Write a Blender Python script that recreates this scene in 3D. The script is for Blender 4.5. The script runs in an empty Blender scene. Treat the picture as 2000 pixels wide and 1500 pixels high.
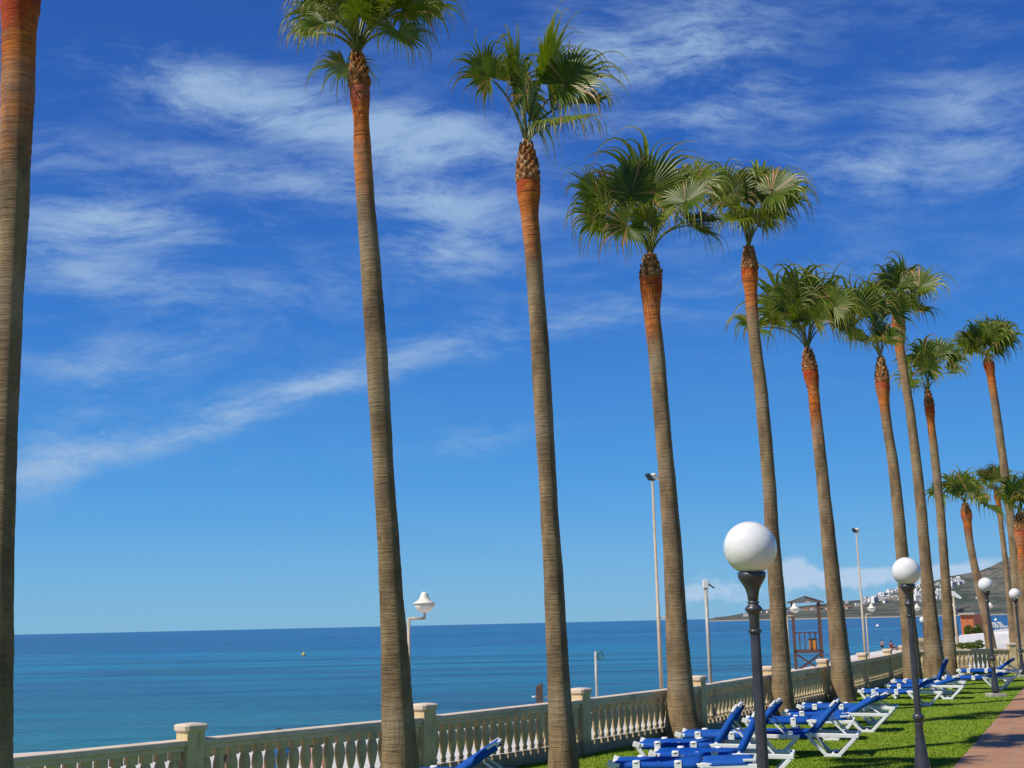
import bpy, math, random
from mathutils import Vector, Matrix
import numpy as np
R = math.radians
sc = bpy.context.scene
col = sc.collection

# ------------------------------------------------------------------ camera
CAMZ, FPX, ROLL = 2.1, 2400.0, 0.0225
PITCH = math.atan(467.4 / FPX)
_f = Vector((0, math.cos(PITCH), math.sin(PITCH)))
_r0 = Vector((1, 0, 0)); _u0 = Vector((0, -math.sin(PITCH), math.cos(PITCH)))
_r = _r0 * math.cos(ROLL) - _u0 * math.sin(ROLL)
_u = _r0 * math.sin(ROLL) + _u0 * math.cos(ROLL)
CAM = Vector((0, 0, CAMZ))
cd = bpy.data.cameras.new('camera'); cam = bpy.data.objects.new('camera', cd); col.objects.link(cam)
cam.matrix_world = Matrix(((_r.x, _u.x, -_f.x, 0), (_r.y, _u.y, -_f.y, 0), (_r.z, _u.z, -_f.z, CAMZ), (0, 0, 0, 1)))
cd.sensor_width = 36; cd.lens = FPX / 2000 * 36; cd.clip_start = 0.1; cd.clip_end = 60000
sc.camera = cam

def ray(px, py): return (_r * ((px - 1000) / FPX) + _u * ((750 - py) / FPX) + _f)
def on_z(px, py, z=0.0):
    d = ray(px, py); return CAM + d * ((z - CAMZ) / d.z)
def at_y(px, py, Y):
    d = ray(px, py); return CAM + d * (Y / d.y)
def proj(p):
    q = Vector(p) - CAM; w = q.dot(_f)
    return (1000 + FPX * q.dot(_r) / w, 750 - FPX * q.dot(_u) / w)

# ------------------------------------------------------------------ light
SUN_EL, SUN_V = R(50), Vector((-0.88, -0.47, 0)).normalized()
sdir = Vector((SUN_V.x * math.cos(SUN_EL), SUN_V.y * math.cos(SUN_EL), math.sin(SUN_EL)))
sl = bpy.data.lights.new('sun', 'SUN'); sl.energy = 5.0; sl.angle = R(0.53); sl.color = (1, 0.94, 0.84)
so = bpy.data.objects.new('sun', sl); col.objects.link(so)
so.rotation_euler = (-sdir).to_track_quat('-Z', 'Y').to_euler(); so.location = (0, 0, 60)
sc.view_settings.view_transform = 'Standard'; sc.view_settings.look = 'None'
sc.view_settings.exposure = 0.0; sc.view_settings.gamma = 1
sc.cycles.use_denoising = True
sc.cycles.max_bounces = 6

class NT:
    def __init__(s, tree): s.t = tree; s.n = tree.nodes; s.l = tree.links
    def new(s, ty, **kw):
        n = s.n.new(ty)
        for k, v in kw.items(): setattr(n, k, v)
        return n
    def put(s, sock, v):
        if hasattr(v, 'is_output') or isinstance(v, bpy.types.NodeSocket): s.l.new(v, sock)
        else: sock.default_value = v
    def m(s, op, a, b=0.0, c=None, clamp=False):
        n = s.new('ShaderNodeMath', operation=op, use_clamp=clamp)
        s.put(n.inputs[0], a); s.put(n.inputs[1], b)
        if c is not None: s.put(n.inputs[2], c)
        return n.outputs[0]
    def mix(s, f, a, b, mode='MIX'):
        n = s.new('ShaderNodeMix', data_type='RGBA', blend_type=mode)
        s.put(n.inputs[0], f); s.put(n.inputs[6], a); s.put(n.inputs[7], b); return n.outputs[2]
    def ramp(s, f, pts, mode='LINEAR'):
        n = s.new('ShaderNodeValToRGB'); cr = n.color_ramp; cr.interpolation = mode
        while len(cr.elements) < len(pts): cr.elements.new(0.5)
        for e, (p, c) in zip(cr.elements, pts):
            e.position = p; e.color = c if len(c) == 4 else (*c, 1)
        s.put(n.inputs[0], f); return n.outputs[0]
    def sm(s, v, a, b):
        n = s.new('ShaderNodeMapRange', interpolation_type='SMOOTHSTEP')
        s.put(n.inputs[0], v); n.inputs[1].default_value = a; n.inputs[2].default_value = b; return n.outputs[0]
    def mapping(s, v, loc=(0, 0, 0), rot=(0, 0, 0), scale=(1, 1, 1), ty='POINT'):
        n = s.new('ShaderNodeMapping', vector_type=ty); s.put(n.inputs[0], v)
        n.inputs[1].default_value = loc; n.inputs[2].default_value = rot; n.inputs[3].default_value = scale
        return n.outputs[0]
    def noise(s, v, scale, detail=4, rough=0.5, dist=0.0):
        n = s.new('ShaderNodeTexNoise'); s.put(n.inputs['Vector'], v)
        n.inputs['Scale'].default_value = scale; n.inputs['Detail'].default_value = detail
        n.inputs['Roughness'].default_value = rough; n.inputs['Distortion'].default_value = dist
        return n.outputs[0]

# ------------------------------------------------------------------ world: sky with cirrus
w = bpy.data.worlds.new('World'); sc.world = w; w.use_nodes = True
t = NT(w.node_tree); t.n.clear()
sky = t.new('ShaderNodeTexSky', sky_type='NISHITA'); sky.sun_disc = False
sky.sun_elevation = SUN_EL; sky.sun_rotation = math.atan2(SUN_V.x, SUN_V.y)
sky.altitude = 0; sky.air_density = 1.0; sky.dust_density = 0.4; sky.ozone_density = 3.0
tc = t.new('ShaderNodeTexCoord'); sep = t.new('ShaderNodeSeparateXYZ'); t.l.new(tc.outputs['Generated'], sep.inputs[0])
ay = t.m('MAXIMUM', t.m('ABSOLUTE', sep.outputs[1]), 0.05)
comb = t.new('ShaderNodeCombineXYZ')
t.l.new(t.m('DIVIDE', sep.outputs[0], ay), comb.inputs[0]); t.l.new(t.m('DIVIDE', sep.outputs[2], ay), comb.inputs[1])
uv = comb.outputs[0]
def ab(px, py):
    d = ray(px, py); return d.x / d.y, d.z / d.y
def blob(px, py, rx, ry, ang, s):
    a, b = ab(px, py); k = 1.45 / 2400
    v = t.mapping(uv, (a, b, 0), (0, 0, R(ang)), (rx * k, ry * k, 1), 'TEXTURE')
    g = t.new('ShaderNodeTexGradient', gradient_type='SPHERICAL'); t.l.new(v, g.inputs[0])
    return t.m('MULTIPLY', g.outputs[1], s)
CIRRUS = [(400, 165, 260, 75, -15, .85), (640, 240, 330, 75, -12, .85), (830, 265, 190, 60, -5, .9), (220, 435, 270, 55, -2, 1.1),
 (180, 540, 260, 60, -15, .7), (350, 325, 200, 40, -5, .5), (860, 395, 250, 50, -10, .55), (870, 490, 130, 65, -3, .9),
 (180, 720, 220, 50, 6, .65), (90, 900, 150, 80, 35, .75), (300, 850, 300, 38, 18, .9), (600, 765, 300, 32, 20, .9),
 (900, 690, 300, 34, 14, .6), (900, 865, 190, 30, 8, .6), (1330, 60, 290, 120, 4, 1.1), (1250, 115, 200, 50, 5, .7),
 (1430, 215, 220, 60, 8, .85), (1890, 210, 200, 110, -5, .85), (1750, 330, 260, 60, -3, .8), (1880, 30, 220, 60, -4, .55),
 (1110, 530, 90, 40, 10, .3), (1150, 630, 200, 24, 14, .4), (560, 560, 260, 40, -5, .3), (640, 360, 300, 50, -8, .5), (1550, 560, 400, 60, 8, .3), (450, 640, 250, 50, 4, .25), (1000, 620, 200, 40, 12, .3), (70, 290, 120, 60, -20, .45), (1500, 420, 700, 300, 0, .36), (300, 500, 600, 420, 0, .38), (1000, 260, 500, 260, -4, .30)]
acc = 0.0
for b_ in CIRRUS: acc = t.m('ADD', blob(*b_), acc)
warp = t.new('ShaderNodeTexNoise'); t.l.new(uv, warp.inputs['Vector']); warp.inputs['Scale'].default_value = 5.0; warp.inputs['Detail'].default_value = 3
wv = t.new('ShaderNodeVectorMath', operation='MULTIPLY_ADD'); t.l.new(warp.outputs[1], wv.inputs[0]); wv.inputs[1].default_value = (.16, .07, 0); t.l.new(uv, wv.inputs[2])
n1 = t.noise(t.mapping(wv.outputs[0], rot=(0, 0, R(-4)), scale=(4.2, 15, 1)), 1.0, 10, .66)
n2 = t.noise(t.mapping(wv.outputs[0], rot=(0, 0, R(10)), scale=(13, 40, 1)), 1.0, 10, .72)
nn = t.m('ADD', t.m('MULTIPLY', n1, .5), t.m('MULTIPLY', n2, .5))
cir = t.m('MULTIPLY', t.m('MINIMUM', acc, 1.15), t.sm(t.m('ADD', nn, t.m('MULTIPLY', acc, .10)),   .46, .71))
CUM = [(1545, 1108, 50, 26, 0, 1.6), (1400, 1140, 70, 30, 0, .85), (1600, 1130, 90, 22, 0, 1.0), (1490, 1150, 60, 24, 0, .8), (1715, 1122, 80, 22, 0, 1.4),
 (1900, 1112, 90, 20, 3, 1.5), (1820, 1125, 60, 22, 0, 1.1), (1350, 1160, 60, 15, 0, .8), (1640, 1165, 170, 22, 0, .4), (1140, 1190, 35, 12, 0, .6), (1440, 1180, 130, 18, 0, .3)]
ac2 = 0.0
for b_ in CUM: ac2 = t.m('ADD', blob(*b_), ac2)
n3 = t.noise(t.mapping(uv, scale=(38, 56, 1)), 1.0, 7, .58)
cum = t.sm(t.m('ADD', ac2, t.m('MULTIPLY', t.m('SUBTRACT', n3, .5), 2.2)), .45, 1.15)
hs = t.new('ShaderNodeHueSaturation'); hs.inputs['Saturation'].default_value = 1.35; hs.inputs['Value'].default_value = 1.0
t.l.new(sky.outputs[0], hs.inputs['Color'])
elv = t.m('DIVIDE', sep.outputs[2], t.m('SQRT', t.m('ADD', t.m('MULTIPLY', sep.outputs[0], sep.outputs[0]), t.m('MULTIPLY', sep.outputs[1], sep.outputs[1]))))
def lin(c): return tuple(((x / 255 + .055) / 1.055) ** 2.4 / .09 for x in c)
grade = t.ramp(t.m('MULTIPLY', elv, 1.3, clamp=True), [(0.0, lin((122, 184, 224))), (.05, lin((104, 176, 228))), (.14, lin((76, 156, 228))), (.30, lin((56, 126, 212))), (.48, lin((48, 102, 192))), (.75, lin((42, 86, 170))), (1.0, lin((34, 66, 142)))])
SKYC = t.mix(.86, hs.outputs[0], grade)
c1 = t.mix(t.m('MULTIPLY', cir, .76, clamp=True), SKYC, (3.9, 5.7, 8.2, 1))
c2 = t.mix(t.m('MULTIPLY', cum, .72, clamp=True), c1, (5.8, 7.2, 9.2, 1))
bg = t.new('ShaderNodeBackground'); t.l.new(c2, bg.inputs[0]); bg.inputs[1].default_value = 0.09
wo = t.new('ShaderNodeOutputWorld'); t.l.new(bg.outputs[0], wo.inputs[0])

# ------------------------------------------------------------------ helpers
class MB:
    def __init__(s): s.v = []; s.f = []; s.uv = []; s.smooth = []
    def add(s, vs, fs, uvs=None, smooth=False):
        o = len(s.v); s.v += [tuple(x) for x in vs]; s.f += [tuple(i + o for i in f) for f in fs]
        s.smooth += [smooth] * len(fs)
        s.uv += list(uvs) if uvs is not None else [(0, 0)] * len(vs)
    def box(s, c, h, rot=0.0, axes=None):
        c = Vector(c)
        if axes is None:
            axes = (Vector((math.cos(rot), math.sin(rot), 0)), Vector((-math.sin(rot), math.cos(rot), 0)), Vector((0, 0, 1)))
        vs = [c + axes[0] * (h[0] * i) + axes[1] * (h[1] * j) + axes[2] * (h[2] * k) for i in (-1, 1) for j in (-1, 1) for k in (-1, 1)]
        s.add(vs, [(0, 1, 3, 2), (4, 6, 7, 5), (0, 4, 5, 1), (2, 3, 7, 6), (0, 2, 6, 4), (1, 5, 7, 3)])
    def bar(s, a, b, w_, h_, up=Vector((0, 0, 1))):
        a = Vector(a); b = Vector(b); d = (b - a); L = d.length; d.normalize()
        x = d.cross(up)
        if x.length < 1e-4: x = d.cross(Vector((0, 1, 0)))
        x.normalize(); z = x.cross(d)
        s.box((a + b) / 2, (w_ / 2, L / 2, h_ / 2), axes=(x, d, z))
    def tube(s, pts, rad, n=10, caps=True):
        pts = [Vector(p) for p in pts]; rad = rad if hasattr(rad, '__len__') else [rad] * len(pts)
        vs = []; fs = []; up = None
        for i, p in enumerate(pts):
            d = (pts[min(i + 1, len(pts) - 1)] - pts[max(i - 1, 0)]).normalized()
            if up is None:
                up = Vector((0, 0, 1)) if abs(d.z) < .9 else Vector((0, 1, 0))
            x = d.cross(up).normalized(); y = x.cross(d); up = y
            for k in range(n):
                a = 2 * math.pi * k / n
                vs.append(p + (x * math.cos(a) + y * math.sin(a)) * rad[i])
        for i in range(len(pts) - 1):
            for k in range(n):
                fs.append((i * n + k, i * n + (k + 1) % n, (i + 1) * n + (k + 1) % n, (i + 1) * n + k))
        s.add(vs, fs, smooth=True)
        if caps:
            o = len(s.v) - len(vs)
            s.f.append(tuple(o + k for k in range(n))[::-1]); s.f.append(tuple(o + (len(pts) - 1) * n + k for k in range(n))); s.smooth += [False, False]
    def lathe(s, prof, n=24, c=(0, 0, 0), sq=False, smooth=True, flute=0):
        """prof: (r, z). sq: square section."""
        vs = []; fs = []
        for r, z in prof:
            for k in range(n):
                a = 2 * math.pi * (k + .5) / n
                rr = r
                if sq: rr = r / max(abs(math.cos(a)), abs(math.sin(a)))
                if flute: rr = r * (1 - .07 * (k % 2))
                vs.append((c[0] + rr * math.cos(a), c[1] + rr * math.sin(a), c[2] + z))
        for i in range(len(prof) - 1):
            for k in range(n): fs.append((i * n + k, i * n + (k + 1) % n, (i + 1) * n + (k + 1) % n, (i + 1) * n + k))
        fs.append(tuple(range(n))[::-1]); fs.append(tuple((len(prof) - 1) * n + k for k in range(n)))
        s.add(vs, fs, smooth=smooth)
        if smooth: s.smooth[-1] = False; s.smooth[-2] = False
    def sphere(s, c, r, n=24, m=14, sc_=(1, 1, 1)):
        vs = []; fs = []
        for i in range(m + 1):
            th = math.pi * i / m
            for k in range(n):
                a = 2 * math.pi * k / n
                vs.append((c[0] + sc_[0] * r * math.sin(th) * math.cos(a), c[1] + sc_[1] * r * math.sin(th) * math.sin(a), c[2] + sc_[2] * r * math.cos(th)))
        for i in range(m):
            for k in range(n): fs.append((i * n + k, (i + 1) * n + k, (i + 1) * n + (k + 1) % n, i * n + (k + 1) % n))
        s.add(vs, fs, smooth=True)
    def mesh(s, name):
        me = bpy.data.meshes.new(name); me.from_pydata(s.v, [], s.f)
        if any(u != (0, 0) for u in s.uv[:50]) or any(u != (0, 0) for u in s.uv[-5:]):
            ul = me.uv_layers.new(name='UVMap'); idx = np.zeros(len(me.loops), dtype=np.int32); me.loops.foreach_get('vertex_index', idx)
            ul.data.foreach_set('uv', np.array(s.uv, dtype=np.float32)[idx].ravel())
        me.polygons.foreach_set('use_smooth', s.smooth); me.update(); return me
    def build(s, name, mat, parent=None, loc=None, bevel=0):
        me = s.mesh(name); me.materials.append(mat); return link(name, me, parent, loc, bevel)
def link(name, me, parent=None, loc=None, bevel=0):
    o = bpy.data.objects.new(name, me); col.objects.link(o)
    if parent is not None: o.parent = parent
    if loc is not None: o.location = loc
    if bevel:
        m = o.modifiers.new('b', 'BEVEL'); m.width = bevel; m.segments = 2; m.limit_method = 'ANGLE'
    return o
def tag(o, label=None, cat=None, group=None, kind=None):
    if label: o['label'] = label
    if cat: o['category'] = cat
    if group: o['group'] = group
    if kind: o['kind'] = kind
    return o
def empty(name, loc, rz=0.0, scale=1.0):
    o = bpy.data.objects.new(name, None); col.objects.link(o); o.location = loc; o.rotation_euler = (0, 0, rz)
    o.scale = (scale,) * 3; o.empty_display_size = .2; return o
def copy_tree(o, parent=None):
    c = o.copy(); col.objects.link(c)
    if parent is not None: c.parent = parent
    for ch in [x for x in o.children]: copy_tree(ch, c)
    return c

# ------------------------------------------------------------------ materials
def mat(name, colr=(.5, .5, .5), rough=.6, spec=.5, metal=0.0, fn=None):
    m = bpy.data.materials.new(name); m.use_nodes = True; k = NT(m.node_tree); b = k.n['Principled BSDF']
    b.inputs['Base Color'].default_value = (*colr, 1); b.inputs['Roughness'].default_value = rough
    b.inputs['Specular IOR Level'].default_value = spec; b.inputs['Metallic'].default_value = metal
    if fn: fn(k, b)
    return m
def bump(k, b, h, strength=.3, dist=.02):
    n = k.new('ShaderNodeBump'); n.inputs['Strength'].default_value = strength; n.inputs['Distance'].default_value = dist
    k.put(n.inputs['Height'], h); k.l.new(n.outputs[0], b.inputs['Normal'])
def varied(c1_, c2_, scale=6, detail=6, bs=.15, bd=.01, c3=None, sc3=1.2):
    def fn(k, b):
        tc_ = k.new('ShaderNodeTexCoord').outputs['Object']
        n = k.noise(tc_, scale, detail, .6); c = k.mix(k.sm(n, .3, .7), (*c1_, 1), (*c2_, 1))
        if c3: c = k.mix(k.sm(k.noise(tc_, sc3, 5, .65), .52, .72), c, (*c3, 1))
        k.l.new(c, b.inputs['Base Color'])
        bump(k, b, k.noise(tc_, scale * 8, 4, .6), bs, bd)
    return fn
M = {}
M['white'] = mat('white_plastic', (.8, .8, .78), .35, .5, fn=varied((.82, .82, .79), (.72, .72, .69), 3, 4, .03, .002))
def f_blue(k, b):
    tc_ = k.new('ShaderNodeTexCoord').outputs['Object']
    n = k.noise(tc_, 5, 4, .5)
    c = k.mix(n, (.0, .05, .30, 1), (.0, .08, .42, 1)); rd = k.new('ShaderNodeObjectInfo').outputs['Random']
    c = k.mix(k.m('MULTIPLY', rd, .35), c, (.03, .14, .42, 1)); c = k.mix(k.m('MULTIPLY', k.sm(k.noise(tc_, 2.2, 5, .7), .5, .75), .3), c, (.02, .04, .16, 1))
    k.l.new(c, b.inputs['Base Color'])
    wv_ = k.new('ShaderNodeTexWave'); k.l.new(tc_, wv_.inputs[0]); wv_.inputs['Scale'].default_value = 40
    bump(k, b, k.m('ADD', wv_.outputs[1], k.noise(tc_, 4, 3)), .2, .004)
M['blue'] = mat('blue_fabric', (.0, .1, .5), .7, .2, fn=f_blue)
def f_stone(k, b):
    g = k.new('ShaderNodeNewGeometry').outputs['Position']
    c = k.mix(k.sm(k.noise(g, 3.5, 7, .6), .3, .7), (.66, .52, .29, 1), (.50, .385, .215, 1))
    c = k.mix(k.m('MULTIPLY', k.sm(k.noise(g, 1.3, 6, .7), .52, .70), .7), c, (.40, .34, .23, 1))
    c = k.mix(k.m('MULTIPLY', k.sm(k.noise(k.mapping(g, scale=(14, 14, 1.6)), 1, 5, .65), .54, .70), .55), c, (.26, .22, .16, 1))
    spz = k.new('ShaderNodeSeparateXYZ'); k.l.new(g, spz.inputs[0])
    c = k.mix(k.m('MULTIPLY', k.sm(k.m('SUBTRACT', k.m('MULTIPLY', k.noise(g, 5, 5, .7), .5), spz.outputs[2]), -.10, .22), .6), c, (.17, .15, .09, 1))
    k.l.new(c, b.inputs['Base Color']); bump(k, b, k.noise(g, 40, 4, .6), .3, .004)
M['stone'] = mat('cast_stone', (.6, .54, .4), .8, .2, fn=f_stone)
M['railtop'] = mat('rail_stone', (.7, .62, .45), .8, .2, fn=varied((.68, .55, .42), (.55, .45, .35), 4, 7, .2, .004, (.42, .36, .28), 2.2))
M['iron'] = mat('painted_iron', (.045, .045, .055), .38, .6, fn=varied((.05, .05, .062), (.03, .03, .038), 9, 5, .08, .002))
def f_globe(k, b):
    tc_ = k.new('ShaderNodeTexCoord').outputs['Object']; k.l.new(k.mix(k.sm(k.noise(k.mapping(tc_, scale=(4, 4, 9)), 1, 6, .7), .45, .8), (.74, .74, .73, 1), (.62, .61, .57, 1)), b.inputs['Base Color']); b.inputs['Subsurface Weight'].default_value = .3; b.inputs['Subsurface Radius'].default_value = (.1, .1, .1)
M['globe'] = mat('opal_globe', (.80, .80, .80), .12, .5, fn=f_globe)
M['cream'] = mat('cream_paint', (.78, .74, .62), .5, .3, fn=varied((.8, .76, .64), (.7, .66, .55), 5, 4, .05, .002))
M['pole'] = mat('pole_paint', (.62, .56, .46), .45, .4, fn=varied((.46, .38, .27), (.38, .31, .22), 5, 4, .05, .002))
M['grey'] = mat('grey_metal', (.35, .35, .32), .45, .5, fn=varied((.40, .40, .36), (.28, .28, .26), 5, 4, .05, .002))
M['dark'] = mat('dark_metal', (.03, .03, .035), .4, .5, fn=varied((.035, .035, .04), (.02, .02, .024), 7, 4, .05, .002))
M['wood_red'] = mat('stained_wood', (.24, .09, .06), .6, .3, fn=varied((.135, .068, .052), (.08, .04, .034), 8, 5, .2, .004))
M['wood_dk'] = mat('weathered_wood', (.12, .08, .06), .7, .3, fn=varied((.15, .10, .08), (.08, .055, .045), 8, 5, .2, .004))
M['orange'] = mat('orange_board', (.55, .22, .05), .6, .3, fn=varied((.6, .25, .05), (.45, .18, .04), 4, 4, .05, .004))
M['concrete'] = mat('concrete', (.4, .38, .33), .85, .2, fn=varied((.45, .42, .36), (.33, .31, .27), 6, 6, .3, .004))
M['plaster'] = mat('white_plaster', (.8, .78, .74), .8, .2, fn=varied((.82, .80, .76), (.70, .68, .66), 1, 6, .1, .01))
M['pane'] = mat('window_glass', (.05, .06, .08), .15, .5)

def f_trunk(k, b):
    u = k.new('ShaderNodeUVMap').outputs[0]         # u: angle 0..1, v: metres below the collar
    sp = k.new('ShaderNodeSeparateXYZ'); k.l.new(u, sp.inputs[0]); v = sp.outputs[1]
    oc = k.new('ShaderNodeTexCoord').outputs['Object']
    rings = k.noise(k.mapping(oc, scale=(2.2, 2.2, 30)), 1.0, 5, .6, .25)
    fine = k.noise(k.mapping(oc, scale=(9, 9, 95)), 1.0, 4, .6)
    fiss = k.noise(k.mapping(oc, scale=(45, 45, 3.0)), 1.0, 4, .6)
    patch = k.noise(k.mapping(oc, scale=(3, 3, 1.3)), 1.0, 6, .65)
    info = k.new('ShaderNodeObjectInfo').outputs['Random']
    grey = k.mix(k.sm(patch, .3, .7), (.31, .215, .115, 1), (.13, .088, .05, 1))
    grey = k.mix(k.sm(k.noise(k.mapping(oc, scale=(4, 4, 1.1), loc=(7, 3, 1)), 1, 5, .6), .56, .70), grey, (.36, .20, .09, 1))
    org = k.mix(k.sm(k.m('ADD', k.m('MULTIPLY', rings, .5), k.m('MULTIPLY', patch, .5)), .38, .60), (.60, .18, .025, 1), (.24, .062, .018, 1))
    vv = k.m('ADD', k.m('SUBTRACT', k.m('MULTIPLY', v, k.m('ADD', .75, k.m('MULTIPLY', info, .7))), .0), k.m('MULTIPLY', k.m('SUBTRACT', k.noise(k.mapping(oc, scale=(6, 6, 3)), 1, 6, .65), .5), 1.7))
    c = k.mix(k.sm(vv, .55, 1.75), org, grey)
    c = k.mix(k.sm(vv, .05, .34), (.36, .05, .012, 1), c)
    c = k.mix(k.m('MULTIPLY', k.sm(k.noise(k.mapping(oc, scale=(5, 5, 9), loc=(2, 9, 4)), 1, 6, .7), .56, .68), .55), c, (.10, .07, .05, 1))
    c = k.mix(k.m('MULTIPLY', k.sm(k.noise(k.mapping(oc, scale=(.3, .3, .55), loc=(1, 2, 0)), 1, 2), .5, .62), .35), c, (.34, .27, .18, 1))
    c = k.mix(k.m('MULTIPLY', k.sm(rings, .55, .72), .26), c, (.09, .06, .035, 1))
    c = k.mix(k.m('MULTIPLY', k.sm(fine, .58, .75), .30), c, (.44, .33, .19, 1))
    k.l.new(c, b.inputs['Base Color'])
    low = k.sm(v, 5.5, 9.0)
    h = k.m('ADD', k.m('MULTIPLY', rings, 1.0), k.m('MULTIPLY', fine, .4))
    h = k.m('ADD', h, k.m('MULTIPLY', fiss, k.m('MULTIPLY', low, .9)))
    bump(k, b, h, .75, .035)
M['trunk'] = mat('palm_trunk', (.3, .2, .1), .85, .15, fn=f_trunk)
def f_boot(k, b):
    oc = k.new('ShaderNodeTexCoord').outputs['Object']
    u = k.new('ShaderNodeUVMap').outputs[0]; sp = k.new('ShaderNodeSeparateXYZ'); k.l.new(u, sp.inputs[0])
    c = k.mix(k.sm(k.noise(oc, 14, 4), .35, .65), (.36, .16, .05, 1), (.15, .055, .022, 1))
    c = k.mix(k.sm(sp.outputs[0], .45, .95), c, (.62, .50, .30, 1))
    k.l.new(c, b.inputs['Base Color']); bump(k, b, k.noise(oc, 60, 3), .4, .01)
M['boot'] = mat('leaf_base', (.4, .25, .12), .85, .15, fn=f_boot)
def f_leaf(k, b):
    u = k.new('ShaderNodeUVMap').outputs[0]; sp = k.new('ShaderNodeSeparateXYZ'); k.l.new(u, sp.inputs[0])
    rnd = sp.outputs[0]; tt = sp.outputs[1]
    oc = k.new('ShaderNodeTexCoord').outputs['Object']
    g = k.mix(rnd, (.030, .068, .006, 1), (.20, .25, .014, 1))
    g = k.mix(k.sm(k.noise(oc, 7, 4), .35, .7), g, (.07, .115, .008, 1))
    c = k.mix(k.sm(tt, .40, .80), g, (.22, .235, .03, 1))
    tip = k.m('ADD', tt, k.m('MULTIPLY', rnd, .12))
    c = k.mix(k.sm(tip, .86, 1.05), c, (.26, .16, .07, 1))
    c = k.mix(k.sm(rnd, 1.1, 1.3), c, (.30, .19, .07, 1))
    k.l.new(c, b.inputs['Base Color'])
    tr = k.new('ShaderNodeBsdfTranslucent'); k.l.new(k.mix(1.0, c, (1.3, 1.3, .35, 1), 'MULTIPLY'), tr.inputs[0])
    mx = k.new('ShaderNodeMixShader'); mx.inputs[0].default_value = .36
    k.l.new(b.outputs[0], mx.inputs[1]); k.l.new(tr.outputs[0], mx.inputs[2])
    k.l.new(mx.outputs[0], k.n['Material Output'].inputs[0])
M['leaf'] = mat('palm_leaf', (.03, .1, .01), .34, .30, fn=f_leaf)
M['petiole'] = mat('palm_petiole', (.07, .10, .02), .45, .4, fn=varied((.09, .12, .02), (.05, .065, .015), 7, 4, .05, .002))

# ------------------------------------------------------------------ ground layout
random.seed(4)
CAPZ, RAILZ = 1.037, .865
post_px = [(373, 1413), (828, 1374), (1133, 1344), (1362, 1320), (1500, 1301), (1607, 1287), (1684, 1275), (1733, 1267.5), (1764, 1260.5)]
posts = [on_z(x, y, CAPZ) for x, y in post_px]
for p in posts: p.z = 0
d0 = posts[1] - posts[0]
posts = [posts[0] - d0 * k for k in (3, 2, 1)] + posts
FD = Vector((posts[-1] - posts[0])).normalized(); FN = Vector((-FD.y, FD.x, 0))      # FN points to the sea
PZ = -1.45; SEAZ = -2.6
def sheet(name, poly, z, m, kind='structure', label=None):
    mb = MB(); mb.add([(p[0], p[1], z if len(p) < 3 else p[2]) for p in poly], [tuple(range(len(poly)))])
    o = mb.build(name, m); tag(o, kind=kind, label=label); return o
def strip(name, A, B, m):
    mb = MB(); n = len(A); mb.add(list(A) + list(B), [(i, i + 1, n + i + 1, n + i) for i in range(n - 1)]); o = mb.build(name, m); tag(o, kind='structure'); return o
def f_grass(k, b):
    tc_ = k.new('ShaderNodeTexCoord').outputs['Object']
    c = k.mix(k.sm(k.noise(tc_, 1.1, 5, .6), .3, .7), (.12, .21, .012, 1), (.19, .28, .018, 1))
    c = k.mix(k.m('MULTIPLY', k.sm(k.noise(tc_, 22, 4, .7), .45, .7), .5), c, (.09, .16, .010, 1))
    k.l.new(c, b.inputs['Base Color']); bump(k, b, k.noise(tc_, 60, 4, .7), .4, .02)
M['grass'] = mat('lawn_grass', (.1, .2, .02), .8, .15, fn=f_grass)
def f_blade(k, b):
    u = k.new('ShaderNodeUVMap').outputs[0]; sp = k.new('ShaderNodeSeparateXYZ'); k.l.new(u, sp.inputs[0])
    oc = k.new('ShaderNodeTexCoord').outputs['Object']
    c = k.mix(sp.outputs[0], (.14, .235, .010, 1), (.23, .32, .016, 1))
    c = k.mix(k.m('MULTIPLY', k.sm(k.noise(oc, .8, 5, .6), .4, .7), .6), c, (.24, .28, .03, 1))
    k.l.new(c, b.inputs['Base Color'])
M['blade'] = mat('grass_blades', (.1, .2, .02), .6, .2, fn=f_blade)
def f_tile(k, b):
    tc_ = k.new('ShaderNodeTexCoord').outputs['Object']
    ang = math.atan2(9.3, 4.3)
    v = k.mapping(tc_, rot=(0, 0, -ang))
    br = k.new('ShaderNodeTexBrick'); k.l.new(v, br.inputs['Vector']); br.inputs['Scale'].default_value = 1.0
    br.offset = 0.0; br.inputs['Brick Width'].default_value = .33; br.inputs['Row Height'].default_value = .33
    br.inputs['Mortar Size'].default_value = .012; br.inputs['Mortar Smooth'].default_value = .3
    br.inputs['Color1'].default_value = (.45, .23, .11, 1); br.inputs['Color2'].default_value = (.33, .17, .085, 1); br.inputs['Mortar'].default_value = (.36, .23, .14, 1)
    c = k.mix(k.m('MULTIPLY', k.sm(k.noise(tc_, 3, 6, .65), .4, .75), .45), br.outputs[0], (.28, .18, .11, 1))
    k.l.new(c, b.inputs['Base Color']); bump(k, b, k.m('ADD', br.outputs[1], k.noise(tc_, 40, 4)), .2, .004)
    b.inputs['Roughness'].default_value = .6
M['tile'] = mat('terracotta_tiles', (.4, .18, .12), .6, .3, fn=f_tile)

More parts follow.
